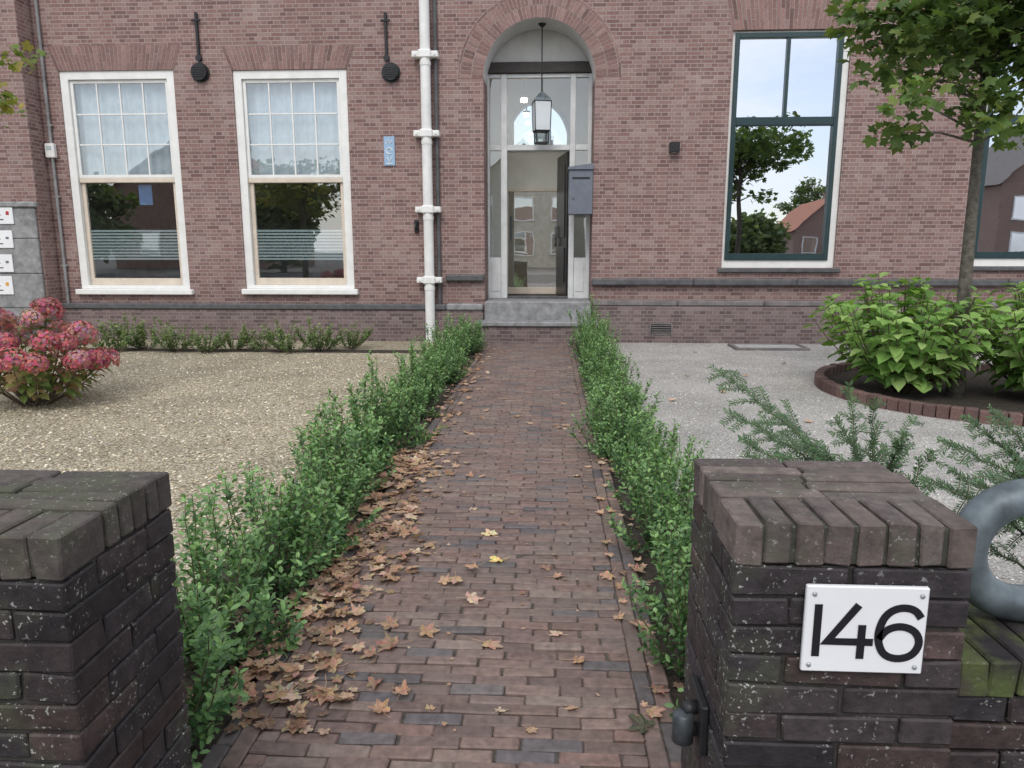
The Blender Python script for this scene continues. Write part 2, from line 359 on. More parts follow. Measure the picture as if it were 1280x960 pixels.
while x<XR:
    p.box(x,min(x+1.6,XR)-.005,Yf-.1,Yf-.003,zb,zb+.11,.025); x+=1.6
p.build('stone_band',m_dstone,house)
p=MB(); p.box(X0-.62,X0-.004,Yf-.1,Yf-.003,zb+.06,zb+.17,.025); p.build('stone_band',m_dstone,house)
# steps
zfl=fz(373,674,Yb)
st=MB(); st.box(X0+.003,X1-.003,Yf-.14,Yb+.06,.3,zfl,.02); st.build('entrance_step',m_stone,house)
st=MB(); st.box(X0-.06,X1+.06,Yf-.46,Yf-.142,0,.295,.01); st.build('entrance_step',m_plinth,house)
st=MB(); st.box(X0-.10,X1+.10,Yf-.5,Yf-.142,.297,.37,.014); st.build('step_tread',m_stone,house)
# rooms behind the windows
def room(x0,x1,y0,y1,z0,z1,mat,name='room',floor=True):
    m=MB()
    m.face([(x0,y1,z0),(x1,y1,z0),(x1,y1,z1),(x0,y1,z1)]); m.face([(x0,y0,z0),(x0,y1,z0),(x0,y1,z1),(x0,y0,z1)]); m.face([(x1,y0,z0),(x1,y1,z0),(x1,y1,z1),(x1,y0,z1)])
    if floor: m.face([(x0,y0,z0),(x1,y0,z0),(x1,y1,z0),(x0,y1,z0)])
    m.face([(x0,y0,z1),(x1,y0,z1),(x1,y1,z1),(x0,y1,z1)])
    return m.build(name,mat,house)
room(-8.2,-1.25,Yf+.131,Yf+3.6,.55,5.2,m_room); room(1.0,10.5,Yf+.131,Yf+4.5,.8,5.6,m_room)
hall=room(X0-.1,X1+.1,Yb+.075,Yh,zfl,ztop+.1,m_hall,'hall',False)
m=MB(); m.face([(X0-.1,Yb+.061,zfl+.002),(X1+.1,Yb+.061,zfl+.002),(X1+.1,Yh,zfl+.002),(X0-.1,Yh,zfl+.002)]); m.build('hall_floor',m_mat,hall)
def frame(m,x0,x1,z0,z1,w,y0,y1,wb=None):
    wb=wb or w
    m.box(x0,x0+w,y0,y1,z0,z1); m.box(x1-w,x1,y0,y1,z0,z1); m.box(x0+w,x1-w,y0,y1,z1-w,z1); m.box(x0+w,x1-w,y0,y1,z0,z0+wb)
def quad(x0,x1,z0,z1,y): 
    m=MB(); m.face([(x0,y,z0),(x1,y,z0),(x1,y,z1),(x0,y,z1)]); return m
def sash_window(o,ymid,label):
    x0,x1,z0,z1=o; zb=z0+.09; fw=.125
    m=MB(); frame(m,x0,x1,zb,z1,fw,Yf+.02,Yf+.17,.06); w=tag(m.build('window',m_white,house),label)
    s=MB(); s.box(x0-.05,x1+.07,Yf-.09,Yf+.1,z0,zb-.002,.012); s.build('sill',m_white,w)
    zm=fz(ymid,(o[0]+o[1])/2*78+687)
    a,b=x0+fw+.002,x1-fw-.002; t=z1-fw-.002
    s=MB(); frame(s,a,b,zm,t,.05,Yf+.06,Yf+.1,.05)
    for k in (1,2,3):
        x=a+.05+(b-a-.1)*k/4; s.box(x-.011,x+.011,Yf+.066,Yf+.096,zm+.05,t-.05,.003)
    for k in (1,2):
        z=zm+.05+(t-zm-.1)*k/3
        for q in range(4):
            xa=a+.05+(b-a-.1)*q/4+.012; xb=a+.05+(b-a-.1)*(q+1)/4-.012; s.box(xa,xb,Yf+.066,Yf+.096,z-.011,z+.011,.003)
    s.build('upper_sash',m_white,w)
    quad(a+.04,b-.04,zm+.03,t-.03,Yf+.082).build('upper_pane',m_glassU,w)
    s=MB(); frame(s,a,b,zb+.062,zm-.003,.065,Yf+.09,Yf+.14,.11); s.box(a,b,Yf+.05,Yf+.088,zm-.075,zm-.003,.008); s.build('lower_sash',m_cream,w)
    quad(a+.05,b-.05,zb+.1,zm-.05,Yf+.115).build('lower_pane',m_glassL,w)
    c=MB(); n=60
    for k in range(n):
        xa=a+(b-a)*k/n; xb=a+(b-a)*(k+1)/n; f=lambda x:Yf+.2+.012*sin(x*42)+.008*sin(x*17+1)
        c.face([(xa,f(xa),zm-.02),(xb,f(xb),zm-.02),(xb,f(xb),z1),(xa,f(xa),z1)])
    c.build('curtain',m_curt,w,smooth=True)
    f=MB(); za=fz(325,365); zt=fz(289,365); k=0; z=za
    while z<zt:
        f.face([(a+.06,Yf+.119,z),(b-.06,Yf+.119,z),(b-.06,Yf+.119,z+.032),(a+.06,Yf+.119,z+.032)]); z+=.05
    f.build('frosted_film',m_film,w)
    return w,a,b
w1,a1,b1=sash_window(W1,222,'white sash window nearest the left corner of the facade'); sash_window(W2,222,'white sash window next to the downpipe')
q=fx(177,243); z=fz(243,177); k=MB(); k.box(q-.11,q+.11,Yf+.121,Yf+.124,z-.16,z+.16,.001); tag(k.build('window_sticker',m_bluep,w1),'blue sticker inside the lower pane')
def big_window(o,label):
    x0,x1,z0,z1=o; m=MB(); frame(m,x0,x1,z0,z1,.1,Yf+.05,Yf+.16,.12); w=tag(m.build('window',m_white,house),label)
    s=MB(); s.box(x0-.06,x1+.08,Yf-.06,Yf+.045,z0-.07,z0-.002,.012); s.build('sill',m_dstone,w)
    a,b,c,d=x0+.045,x1-.102,z0+.122,z1-.03; zt=fz(151,980)
    s=MB(); frame(s,a,b,c,d,.07,Yf+.02,Yf+.115,.1); s.box(a+.07,b-.07,Yf+.015,Yf+.11,zt-.06,zt+.06,.006); xm=(a+b)/2
    s.box(xm-.025,xm+.025,Yf+.03,Yf+.1,zt+.06,d-.07,.005); s.build('sash',m_green,w)
    quad(a+.05,xm-.02,zt+.04,d-.05,Yf+.075).build('upper_pane',m_glassR,w); quad(xm+.02,b-.05,zt+.04,d-.05,Yf+.074).build('upper_pane',m_glassR,w)
    quad(a+.05,b-.05,c+.05,zt-.04,Yf+.08).build('lower_pane',m_glassR,w)
big_window(W3,'large dark green framed window right of the entrance'); big_window(W4,'dark green framed window behind the tree')
# entrance front
def bx(px,py=200): return onY(px,py,Yb).x
def bz(py): return onY(674,py,Yb).z
ty=MB(); ty.box(X0-.05,X1+.05,Yb+.03,Yb+.07,bz(77),ztop+.12,.002); ty.build('porch_tympanum',m_plaster,house)
be=MB(); be.box(X0+.002,X1-.002,Yb-.06,Yb+.07,bz(92),bz(78),.01); be.build('porch_beam',m_wood,house)
zt=bz(92)-.003; ztr0,ztr1=bz(188),bz(181); zpn=bz(322)
fm=MB()
P=[(X0+.003,bx(612)),(bx(626),bx(634)),(bx(712),bx(719)),(bx(734),X1-.003)]
for a,b in P: fm.box(a,b,Yb-.02,Yb+.072,zfl+.001,zt,.008)
gaps=[(P[i][1],P[i+1][0]) for i in range(3)]
for i,(a,b) in enumerate(gaps):
    fm.box(a,b,Yb-.01,Yb+.06,ztr0,ztr1,.005); fm.box(a,b,Yb-.01,Yb+.06,zt-.06,zt,.005)
    if i!=1:
        fm.box(a,b,Yb+.0,Yb+.05,zfl+.001,zpn,.005); fm.box(a+.03,b-.03,Yb-.012,Yb-.001,zfl+.12,zpn-.08,.008)
ef=fm.build('entrance_frame',m_frame,house)
th=MB(); th.box(gaps[1][0]+.002,gaps[1][1]-.002,Yb-.03,Yb+.055,zfl+.001,zfl+.04,.008); th.build('threshold',m_dstone,ef)
for i,(a,b) in enumerate(gaps):
    quad(a,b,ztr1,zt-.06,Yb+.03).build('fanlight_pane' if i==1 else 'side_pane',m_glassD,ef)
    if i!=1: quad(a,b,zpn,ztr0,Yb+.03).build('side_pane',m_glassD,ef)
# open black front door leaf
hx=gaps[1][1]-.01; ang=rad(80); dl=.9; rot=Matrix.Rotation(PI-ang,3,'Z'); hinge=V((hx,Yb+.07,0))
d=MB(); dz0,dz1=zfl+.012,ztr0-.01; dc=hinge+rot@V((dl/2,0,0)); d.cbox((dc.x,dc.y,(dz0+dz1)/2),(dl/2,.025,(dz1-dz0)/2),.004,rot=rot)
for fz0,fz1 in ((.1,.35),(.42,.92)):
    za=dz0+(dz1-dz0)*fz0; zb2=dz0+(dz1-dz0)*fz1; q=dc+rot@V((0,.028,0)); d.cbox((q.x,q.y,(za+zb2)/2),(dl*.33,.008,(zb2-za)/2),.006,rot=rot)
door=tag(d.build('door',m_black,house),'black front door standing open inwards')
hd=MB(); e=hinge+rot@V((dl*.9,.06,0)); hd.tube([(e.x,e.y,dz0+.85),(e.x,e.y,dz0+1.2)],.014,8); hd.build('door_handle',m_steel,door,smooth=True)
# inner glazed wall of the hall
def hxp(px,py=250): return onY(px,py,Yh).x
def hzp(py): return onY(674,py,Yh).z
ax0,ax1=hxp(634),hxp(711); az0,az1=hzp(184),hzp(128); n=24
pts=[((ax0+ax1)/2-(ax1-ax0)/2*cos(PI*k/n),az0+(az1-az0)*sin(PI*k/n)) for k in range(n+1)]
m=MB(); m.face([(x,Yh-.015,z) for x,z in pts]); ip=m.build('arched_light',m_glassF,house)
m=MB()
for k in range(n):
    m.tube([(pts[k][0],Yh-.02,pts[k][1]),(pts[k+1][0],Yh-.02,pts[k+1][1])],.025,6)
m.box(ax0-.03,ax1+.03,Yh-.05,Yh-.003,az0-.05,az0); m.build('arched_light_frame',m_frame,ip)
m=MB(); ix0,ix1,iz1=hxp(632),hxp(706),hzp(236); frame(m,ix0,ix1,zfl+.005,iz1,.05,Yh-.05,Yh-.004,.12); idr=m.build('inner_door',m_cream,house)
quad(ix0+.04,ix1-.04,zfl+.1,iz1-.04,Yh-.025).build('pane',m_glassI,idr)
m=MB(); m.tube([(ix0+.1,Yh-.05,zfl+1.0),(ix0+.1,Yh-.05,zfl+1.4)],.013,8); m.build('door_handle',m_steel,idr)
# wall anchors and air grille
for px in (248,483):
    x=fx(px,50); m=MB(); z0,z1=fz(76,px),fz(16,px); m.box(x-.02,x+.02,Yf-.05,Yf-.004,z0,z1,.008); m.tube([(x-.07,Yf-.045,z1-.12),(x+.07,Yf-.045,z1-.12)],.018,6); m.tube([(x,Yf-.06,z0+.03),(x,Yf-.004,z0+.03)],.045,12); m.build('wall_anchor',m_iron,house)
x=fx(826,411,Yp); z=fz(411,826,Yp); m=MB(); m.box(x-.16,x+.16,Yp-.006,Yp-.001,z-.075,z+.075,.002); g=m.build('air_grille',m_iron,house)
m=MB(); frame(m,x-.18,x+.18,z-.095,z+.095,.02,Yp-.014,Yp-.001)
for k in range(4): m.box(x-.15,x+.15,Yp-.02,Yp-.008,z-.06+k*.036,z-.045+k*.036,.002)
m.build('grille_frame',m_band,g)
# ---------------------------------------------------------------- things on the facade
t=thing('downpipe','white rainwater downpipe with bracket boxes left of the entrance','pipe',(fx(536,300),Yf-.13,0))
x=fx(536,220); yy=Yf-.13
m=MB(); m.tube([(x,yy,0),(x,yy,WT)],.078,20,cap=False); m.build('pipe',m_pipe,t,smooth=True)
for py in (68,167,262,350):
    z=fz(py,536,yy); m=MB(); m.box(x-.2,x+.2,yy-.045,Yf-.004,z-.045,z+.045,.01); m.box(x-.098,x+.098,yy-.09,yy+.06,z-.06,z+.06,.015)
    for s in(-1,1): m.tube([(x+s*.15,yy-.06,z),(x+s*.15,yy-.04,z)],.02,8)
    m.build('bracket',m_white,t)
    m=MB(); m.tube([(x,yy,z-.16),(x,yy,z-.10)],.085,20); m.build('collar',m_pipe,t)
x2=x+.145; m=MB(); m.tube([(x2,Yf-.045,zpl),(x2,Yf-.045,WT)],.032,12,cap=False); tag(m.build('cable_pipe',m_dstone,smooth=True),'thin dark grey conduit running beside the white downpipe','pipe')
xx=XW+.12; m=MB(); m.tube([(xx,Yf-.04,zpl+.1),(xx,Yf-.04,WT)],.024,10)
for z in (1.2,2.3,3.4,4.5): m.box(xx-.05,xx+.05,Yf-.055,Yf-.004,z,z+.03)
tag(m.build('cable_pipe',m_stone),'thin grey conduit in the corner beside the brick pier','pipe')
for px,wh in ((251,'between the two white sash windows'),(489,'beside the white downpipe')):
    p0=onY(px,91,Yf); t=thing('wall_vent','black round flue vent on the brick wall '+wh,'vent',(p0.x,Yf,p0.z))
    m=MB(); m.tube([(p0.x,Yf-.03,p0.z),(p0.x,Yf-.004,p0.z)],.145,28); m.build('back_plate',m_iron,t)
    m=MB(); m.tube([(p0.x,Yf-.028,p0.z),(p0.x,Yf-.09,p0.z-.003)],[.125,.12],28); m.build('hood',m_black,t,smooth=False)
    m=MB()
    for k in range(5): m.box(p0.x-.09,p0.x+.09,Yf-.1,Yf-.088,p0.z-.075+k*.033,p0.z-.06+k*.033,.002)
    m.build('grille',m_iron,t)
p0=onY(487,189,Yf); t=thing('wall_sign','narrow blue sign with white pictograms left of the downpipe','sign',(p0.x,Yf,p0.z))
m=MB(); m.box(p0.x-.085,p0.x+.085,Yf-.02,Yf-.004,p0.z-.22,p0.z+.22,.004); m.build('plate',m_blue,t)
m=MB(); yq=Yf-.023
for k,dz in enumerate((.13,.0,-.13)):
    c=V((p0.x,0,p0.z+dz))
    if k==0: m.tube([(c.x-.05,yq,c.z-.03),(c.x-.02,yq,c.z+.04),(c.x+.015,yq,c.z-.02),(c.x+.05,yq,c.z+.03)],.009,4)
    elif k==1: m.tube([(c.x+.045*cos(a*PI/6),yq,c.z+.045*sin(a*PI/6)) for a in range(11)],.009,4)
    else: m.tube([(c.x-.04,yq,c.z+.04),(c.x,yq,c.z-.04),(c.x+.04,yq,c.z+.04)],.009,4); m.tube([(c.x-.05,yq,c.z-.06),(c.x+.05,yq,c.z-.06)],.007,4)
m.build('pictogram',m_white,t)
p0=onY(842,185,Yf); t=thing('wall_lamp','small black cube wall light right of the entrance arch','lamp',(p0.x,Yf,p0.z))
m=MB(); m.box(p0.x-.075,p0.x+.075,Yf-.13,Yf-.018,p0.z-.075,p0.z+.075,.008); m.build('housing',m_black,t)
m=MB(); m.box(p0.x-.05,p0.x+.05,Yf-.018,Yf-.004,p0.z-.05,p0.z+.05,.003); m.build('mount',m_iron,t)
m=MB(); m.tube([(p0.x,Yf-.075,p0.z-.078),(p0.x,Yf-.075,p0.z-.074)],.045,16); m.build('lens',m_film,t)
p0=onY(66,189,Yf); t=thing('junction_box','small white wall box left of the first sash window','box',(p0.x,Yf,p0.z))
m=MB(); m.box(p0.x-.075,p0.x+.075,Yf-.09,Yf-.004,p0.z-.11,p0.z+.11,.012); m.build('case',m_white,t)
m=MB(); m.box(p0.x-.04,p0.x+.04,Yf-.096,Yf-.091,p0.z+.01,p0.z+.07,.002); m.build('cover',m_film,t)
p0=onY(521,283,Yf); m=MB(); m.box(p0.x-.035,p0.x+.035,Yf-.03,Yf-.004,p0.z-.1,p0.z+.1,.01); m.tube([(p0.x,Yf-.03,p0.z+.05),(p0.x,Yf-.1,p0.z+.04),(p0.x,Yf-.12,p0.z-.02),(p0.x,Yf-.08,p0.z-.05)],.018,8)
tag(m.build('wall_hook',m_iron),'dark iron hook on the wall just left of the downpipe','hook')
# lantern in the porch
lx=onY(677,140,Yf+.3).x; ly=Yf+.3; lz=lambda py: onY(677,py,ly).z
t=thing('lantern','square clear glass lantern hanging on a long rod in the entrance arch','lantern',(lx,ly,lz(180)))
zv=zs+math.sqrt(max(.01,rA**2-(lx-xc)**2))-.004
m=MB(); m.tube([(lx,ly,lz(116)),(lx,ly,zv)],.010,8); m.tube([(lx,ly,zv-.05),(lx,ly,zv)],[.02,.07],12); m.build('rod',m_black,t)
q4=PI/4+.2
m=MB(); m.tube([(lx,ly,lz(127)),(lx,ly,lz(124)),(lx,ly,lz(118)),(lx,ly,lz(115))],[.19,.165,.08,.03],4,ang0=q4); m.build('roof',m_steel,t)
m=MB(); zt_,zb_=lz(127)-.005,lz(164); rt,rb=.185,.165
for k in range(4):
    a=q4+k*PI/2; m.tube([(lx+rt*cos(a),ly+rt*sin(a),zt_),(lx+rb*cos(a),ly+rb*sin(a),zb_)],.007,6)
    b=a+PI/2
    for z,r in ((zt_,rt),(zb_,rb)): m.tube([(lx+r*cos(a),ly+r*sin(a),z),(lx+r*cos(b),ly+r*sin(b),z)],.008,6)
m.tube([(lx,ly,zb_-.012),(lx,ly,zb_+.005)],[.165,.165],4,ang0=q4)
for k in range(4):
    a=q4+k*PI/2; m.tube([(lx+rb*.8*cos(a),ly+rb*.8*sin(a),zb_-.01),(lx+rb*.8*cos(a),ly+rb*.8*sin(a),lz(179))],.010,6)
m.tube([(lx,ly,lz(180)),(lx,ly,lz(178))],[.14,.14],4,ang0=q4)
m.build('cage',m_iron,t)
lg=glass_mat('lantern_glass',.3,(.9,.92,.93)); N=lg.node_tree.nodes; L=lg.node_tree.links
dd_=N.new('ShaderNodeBsdfTranslucent'); dd_.inputs[0].default_value=(.9,.93,.95,1); df=N.new('ShaderNodeBsdfDiffuse'); df.inputs[0].default_value=(.86,.9,.93,1)  # bright reflection on the clear panes is put into this whitish colour
s1=[n for n in N if n.type=='MIX_SHADER'][0]; s2=N.new('ShaderNodeMixShader'); s2.inputs[0].default_value=.7; L.new(dd_.outputs[0],s2.inputs[1]); L.new(df.outputs[0],s2.inputs[2])
s3=N.new('ShaderNodeMixShader'); s3.inputs[0].default_value=.8; L.new(s1.outputs[0],s3.inputs[1]); L.new(s2.outputs[0],s3.inputs[2]); L.new(s3.outputs[0],N['Material Output'].inputs[0])
for k in range(4):
    m=MB(); a=q4+k*PI/2; b=a+PI/2; i=.985
    m.face([(lx+rt*i*cos(a),ly+rt*i*sin(a),zt_),(lx+rt*i*cos(b),ly+rt*i*sin(b),zt_),(lx+rb*i*cos(b),ly+rb*i*sin(b),zb_),(lx+rb*i*cos(a),ly+rb*i*sin(a),zb_)])
    m.build('pane',lg,t)
m=MB(); m.tube([(lx,ly,zb_+.01),(lx,ly,zb_+.14)],.035,10); m.build('bulb',m_white,t)
# hall downlight
p0=onY(655,125,Yb+.5); t=thing('hall_light','small lit hall lamp glowing behind the fanlight','lamp',tuple(p0))
m=MB(); m.tube([p0+V((0,0,.02)),p0-V((0,0,.03))],.05,14); m.build('lens',m_lamp,t)
m=MB(); m.tube([p0+V((0,0,.021)),V((p0.x,p0.y,ztop+.08))],.012,8); m.tube([p0+V((0,0,.0205)),p0+V((0,0,.06))],.065,14); m.build('housing',m_white,t)
# mailbox
za,zb3=onY(725,268,Yf-.04).z,onY(725,207,Yf-.04).z; mx0=fx(711,238); mx1=X1-.004
t=thing('mailbox','blue-grey metal mailbox mounted inside the right jamb of the porch','mailbox',(mx1,Yf+.1,za))
m=MB(); m.box(mx0,mx1,Yf-.03,Yf+.3,za,zb3-.06,.01); m.build('case',m_mail,t)
m=MB(); m.prism([(mx0-.015,zb3-.057),(mx1,zb3-.057),(mx1,zb3+.035),(mx0-.015,zb3-.02)],Yf-.06,Yf+.31); m.build('lid',m_mail,t)
m=MB(); m.box(mx0+.05,mx1-.05,Yf-.036,Yf-.031,zb3-.2,zb3-.17,.001); m.build('slot',m_black,t)
m=MB(); m.tube([(mx0+.07,Yf-.045,za+.25),(mx0+.07,Yf-.03,za+.25)],.018,10); m.build('lock',m_steel,t)
# stone block with name plates at the left corner
Ys=Yw-.07; sx1=fx(50,320,Ys); sz0,sz1=0,fz(252,30,Ys)
t=thing('stone_pier','grey stone corner block carrying name plates at the far left','pillar',(sx1-.5,Ys,0))
m=MB(); z=0
for zn in (.55,1.1,1.65,sz1-.09):
    m.box(sx1-1.4,sx1-.02,Ys+.02,Yw-.004,z,zn-.006,.015); z=zn
m.build('block',m_stone,t)
m=MB(); m.box(sx1-1.4,sx1+.03,Ys-.02,Yw-.004,sz1-.088,sz1,.02); m.build('cap',m_stone,t)
m=MB(); m.box(sx1-1.4,sx1+.04,Ys-.04,Ys+.015,0,.4,.02); m.build('foot',m_dstone,t)
for (y0,y1,mk,wh) in ((256,280,m_red,'white name plate with a red mark, topmost on the stone block'),(288,310,m_mail,'white name plate with grey lines, second from the top'),(318,340,m_mail,'white name plate with grey lines, third from the top'),(345,368,m_orange,'white name plate with an orange logo, lowest on the stone block')):
    yq=Ys+.012; xa,xb=fx(-22,y0,yq),fx(15,y0,yq); za,zb4=fz(y1,0,yq),fz(y0,0,yq)
    s=thing('name_plate',wh,'sign',((xa+xb)/2,yq,za)); m=MB(); m.box(xa,xb,yq-.012,yq+.006,za,zb4,.003); m.build('plate',m_plate,s)
    m=MB(); m.box(xb-.11,xb-.06,yq-.016,yq-.0125,za+.14,zb4-.1,.001); m.build('logo',mk,s)
    m=MB()
    for k in range(3): m.box(xa+.04,xb-.16-.04*k,yq-.016,yq-.0125,za+.06+k*.07,za+.075+k*.07,.001)
    m.build('lettering',m_ink,s)
# ---------------------------------------------------------------- gate pillars
PB=[(.030,.024,.027),(.042,.030,.031),(.055,.036,.034),(.026,.022,.026),(.038,.030,.032)]
PC=[(.10,.079,.072),(.118,.093,.083),(.086,.067,.063),(.105,.087,.079)]
def pillar(root,x0,x1,y0,y1,top,cap,capmat,tone=1.0):
    ch=.058; hc=.08; zc=top-hc; m=MB(); core=MB()
    n=int(round(zc/ch)); ch=zc/n; j=.0030; tw=.1
    core.box(x0+.011,x1-.011,y0+.011,y1-.011,0,zc-.002,.002,(.055,.05,.045))
    def br(a,b,c,d,z):
        cc=tuple(q*tone for q in pick(PB,.3))
        m.cbox(((a+b)/2,(c+d)/2,z+ch/2+gau(0,.0008)),((b-a)/2-j,(d-c)/2-j,ch/2-j),.0035,cc,Matrix.Rotation(gau(0,.006),3,'Z')@Matrix.Rotation(gau(0,.006),3,'Y'),.0014)
    w=x1-x0
    for k in range(n):
        z=k*ch
        if k%2==0:
            for ys in ((y0,y0+tw),(y1-tw,y1)):
                br(x0,x0+w/2,ys[0],ys[1],z); br(x0+w/2,x1,ys[0],ys[1],z)
            for xs_ in ((x0,x0+tw),(x1-tw,x1)): br(xs_[0],xs_[1],y0+tw,y1-tw,z)
        else:
            ym=(y0+y1)/2
            for xs_ in ((x0,x0+tw),(x1-tw,x1)):
                br(xs_[0],xs_[1],y0,ym,z); br(xs_[0],xs_[1],ym,y1,z)
            for ys in ((y0,y0+tw),(y1-tw,y1)): br(x0+tw,x1-tw,ys[0],ys[1],z)
    m.build('shaft',m_pill,root); core.build('mortar',m_mortar,root)
    c=MB(); X0_,X1_,Y0_,Y1_=x0,x1,y0,y1; ym=Y0_+(Y1_-Y0_)*.36; n=8; zz=top-hc/2
    def cb(a,b,cc,d): c.cbox(((a+b)/2,(cc+d)/2,zz+gau(0,.0014)),((b-a)/2-.0028,(d-cc)/2-.0028,hc/2-.0015),.0035,pick(cap,.28),Matrix.Rotation(gau(0,.006),3,'Z')@Matrix.Rotation(gau(0,.006),3,'Y'),.0014)
    ed=[0]; 
    for k in range(n): ed.append(ed[-1]+uni(.92,1.08))
    ed=[e/ed[-1] for e in ed]
    for k in range(n):
        a=X0_+(X1_-X0_)*ed[k]; b=X0_+(X1_-X0_)*ed[k+1]; cb(a,b,Y0_,ym)
    xm=(X0_+X1_)/2
    for k in range(5):
        a=ym+(Y1_-ym)*k/5; b=ym+(Y1_-ym)*(k+1)/5; xq=xm+uni(-.015,.015); cb(X0_,xq,a,b); cb(xq,X1_,a,b)
    c.box(X0_+.009,X1_-.009,Y0_+.009,Y1_-.009,top-hc+.003,top-.009,.002,(.045,.045,.036))
    c.build('cap',capmat,root)
TOP=1.04; RX0,RX1,RY0,RY1=.322,.729,1.21,1.60
t=thing('gate_pillar','dark brick gate pillar at the right, bearing the 146 plate','pillar',(.53,1.4,0)); pillar(t,RX0,RX1,RY0,RY1,TOP,PC,m_cap)
t=thing('gate_pillar','dark lichen-spotted brick gate pillar at the left edge','pillar',(-1.05,1.3,0)); pillar(t,-1.27,-.793,1.09,1.45,TOP,[(.056,.046,.043),(.07,.056,.05),(.062,.051,.047),(.05,.043,.042)],m_mcap,.82)
# number plate
yq=RY0-.004; c0=onY(1003,785,yq).x; c1=onY(1155,785,yq).x; d0=onY(1078,838,yq).z; d1=onY(1078,731,yq).z
t=thing('house_number_plate','white enamel plate with black number 146 on the right pillar','sign',((c0+c1)/2,yq,d0))
m=MB(); m.box(c0,c1,yq-.008,yq+.002,d0,d1,.003); m.build('plate',m_plate,t)
def uv(px,py,dig=True):
    if dig: py=753+(py-752)*.9
    return (c0+(c1-c0)*(px-1003)/152.0, d1-(d1-d0)*(py-731)/107.0)
def smooth_line(p,it=2):
    for _ in range(it):
        q=[p[0]]
        for a,b in zip(p[:-1],p[1:]): q+=[(a[0]*.75+b[0]*.25,a[1]*.75+b[1]*.25),(a[0]*.25+b[0]*.75,a[1]*.25+b[1]*.75)]
        q.append(p[-1]); p=q
    return p
def stroke(m,pts,w,y,th=.0015):
    pts=[V(p) for p in pts]; n=len(pts); Lf=[];Rt=[]
    for i in range(n):
        a=(pts[i]-pts[i-1]).normalized() if i>0 else (pts[1]-pts[0]).normalized(); b=(pts[i+1]-pts[i]).normalized() if i<n-1 else a
        na=V((-a.y,a.x)); nb=V((-b.y,b.x)); nn=(na+nb).normalized(); k=w/2/max(.5,nn.dot(na)); Lf.append(pts[i]+nn*k); Rt.append(pts[i]-nn*k)
    for i in range(n-1):
        m.face([(Rt[i].x,y,Rt[i].y),(Rt[i+1].x,y,Rt[i+1].y),(Lf[i+1].x,y,Lf[i+1].y),(Lf[i].x,y,Lf[i].y)])
    for a in (Lf,Rt):
        for i in range(n-1): m.face([(a[i].x,y,a[i].y),(a[i+1].x,y,a[i+1].y),(a[i+1].x,y+th,a[i+1].y),(a[i].x,y+th,a[i].y)])
sw=(c1-c0)*.064; yd=yq-.0095
m=MB(); stroke(m,[uv(1019,752),uv(1019,824)],sw,yd); m.build('digit',m_ink,t)
m=MB(); stroke(m,[uv(1069,752),uv(1033,803),uv(1090,803)],sw,yd); stroke(m,[uv(1075,779),uv(1075,826)],sw,yd-.0003); m.build('digit',m_ink,t)
m=MB(); stroke(m,smooth_line([uv(*q) for q in ((1147,768),(1138,756),(1119,754),(1103,764),(1096,784),(1096,802),(1104,820),(1122,826),(1141,820),(1149,802),(1141,785),(1122,779),(1105,785),(1097,798))]),sw,yd); m.build('digit',m_ink,t)
m_screw=solid('screw_head',(.42,.44,.47),.35,.4,ns=30,amt=.2)
for sx,sz in ((1013,741),(1146,741),(1012,829),(1145,829)):
    p=uv(sx,sz,False); m=MB(); m.tube([(p[0],yq-.0105,p[1]),(p[0],yq-.0075,p[1])],[.0034,.0047],12); m.build('screw',m_screw,t,smooth=True)
# gate hinge on the pillar
p0=V((RX0,1.40,.535)); t=thing('gate_hinge','weathered steel gate hinge pin on the inner side of the right pillar','hinge',tuple(p0))
m=MB(); m.box(RX0-.012,RX0+.004,1.34,1.46,.49,.60,.004); m.build('wall_plate',m_iron,t)
for z in (.57,.52):
    m=MB(); m.tube([(RX0-.01,1.39,z),(RX0-.04,1.38,z)],.014,10); m.build('arm',m_iron,t,smooth=True)
m=MB(); m.tube([(RX0-.04,1.375,.50),(RX0-.04,1.375,.503),(RX0-.04,1.375,.562),(RX0-.04,1.375,.567)],[.016,.022,.022,.016],16); m.build('barrel',solid('hinge_steel',(.09,.105,.115),.5,.5,ns=30,amt=.4,bs=.2),t,smooth=True)
# low wall and tubular railing right of the pillar
lw=MB(); x=RX1+.02; zt5=.765
wy0,wy1=1.27,1.52
for k in range(12):
    z=k*.0575; xx=RX1+.018
    first=True
    while xx<3.2:
        ln=.105 if (first and k%2) else .208; first=False
        for ya,yb_ in ((wy0,wy0+.1),(wy1-.1,wy1)): lw.cbox((xx+ln/2,(ya+yb_)/2,z+.0287),(ln/2-.0035,.05,.0255),.004,pick(PB,.25),Matrix.Rotation(gau(0,.006),3,'Z'),.0013)
        xx+=ln
t=thing('low_wall','low mossy brick garden wall running right from the 146 pillar','wall',(2,1.4,0))
lw.build('shaft',m_pill,t)
m=MB(); xx=RX1+.018
while xx<3.2:
    m.cbox((xx+.0275,1.395,.728),(.0255,.135,.036),.004,pick(PB,.25),Matrix.Rotation(gau(0,.010),3,'Z'),.0015); xx+=.056
m.build('coping',attr_mat('mossy_coping',.8,26,.5,.9,.006,lichen=.3,moss=1,mosscol=(.075,.095,.03),mr=(.40,.56)),t)
m=MB(); m.box(RX1+.018,3.2,wy0+.014,wy1-.014,0,.74,.002); m.build('mortar',m_mortar,t)
t=thing('tubular_railing','thick grey steel railing with rounded end on the low wall','railing',(1.5,1.42,.765)); cxr,czr,rr=.942,.912,.111
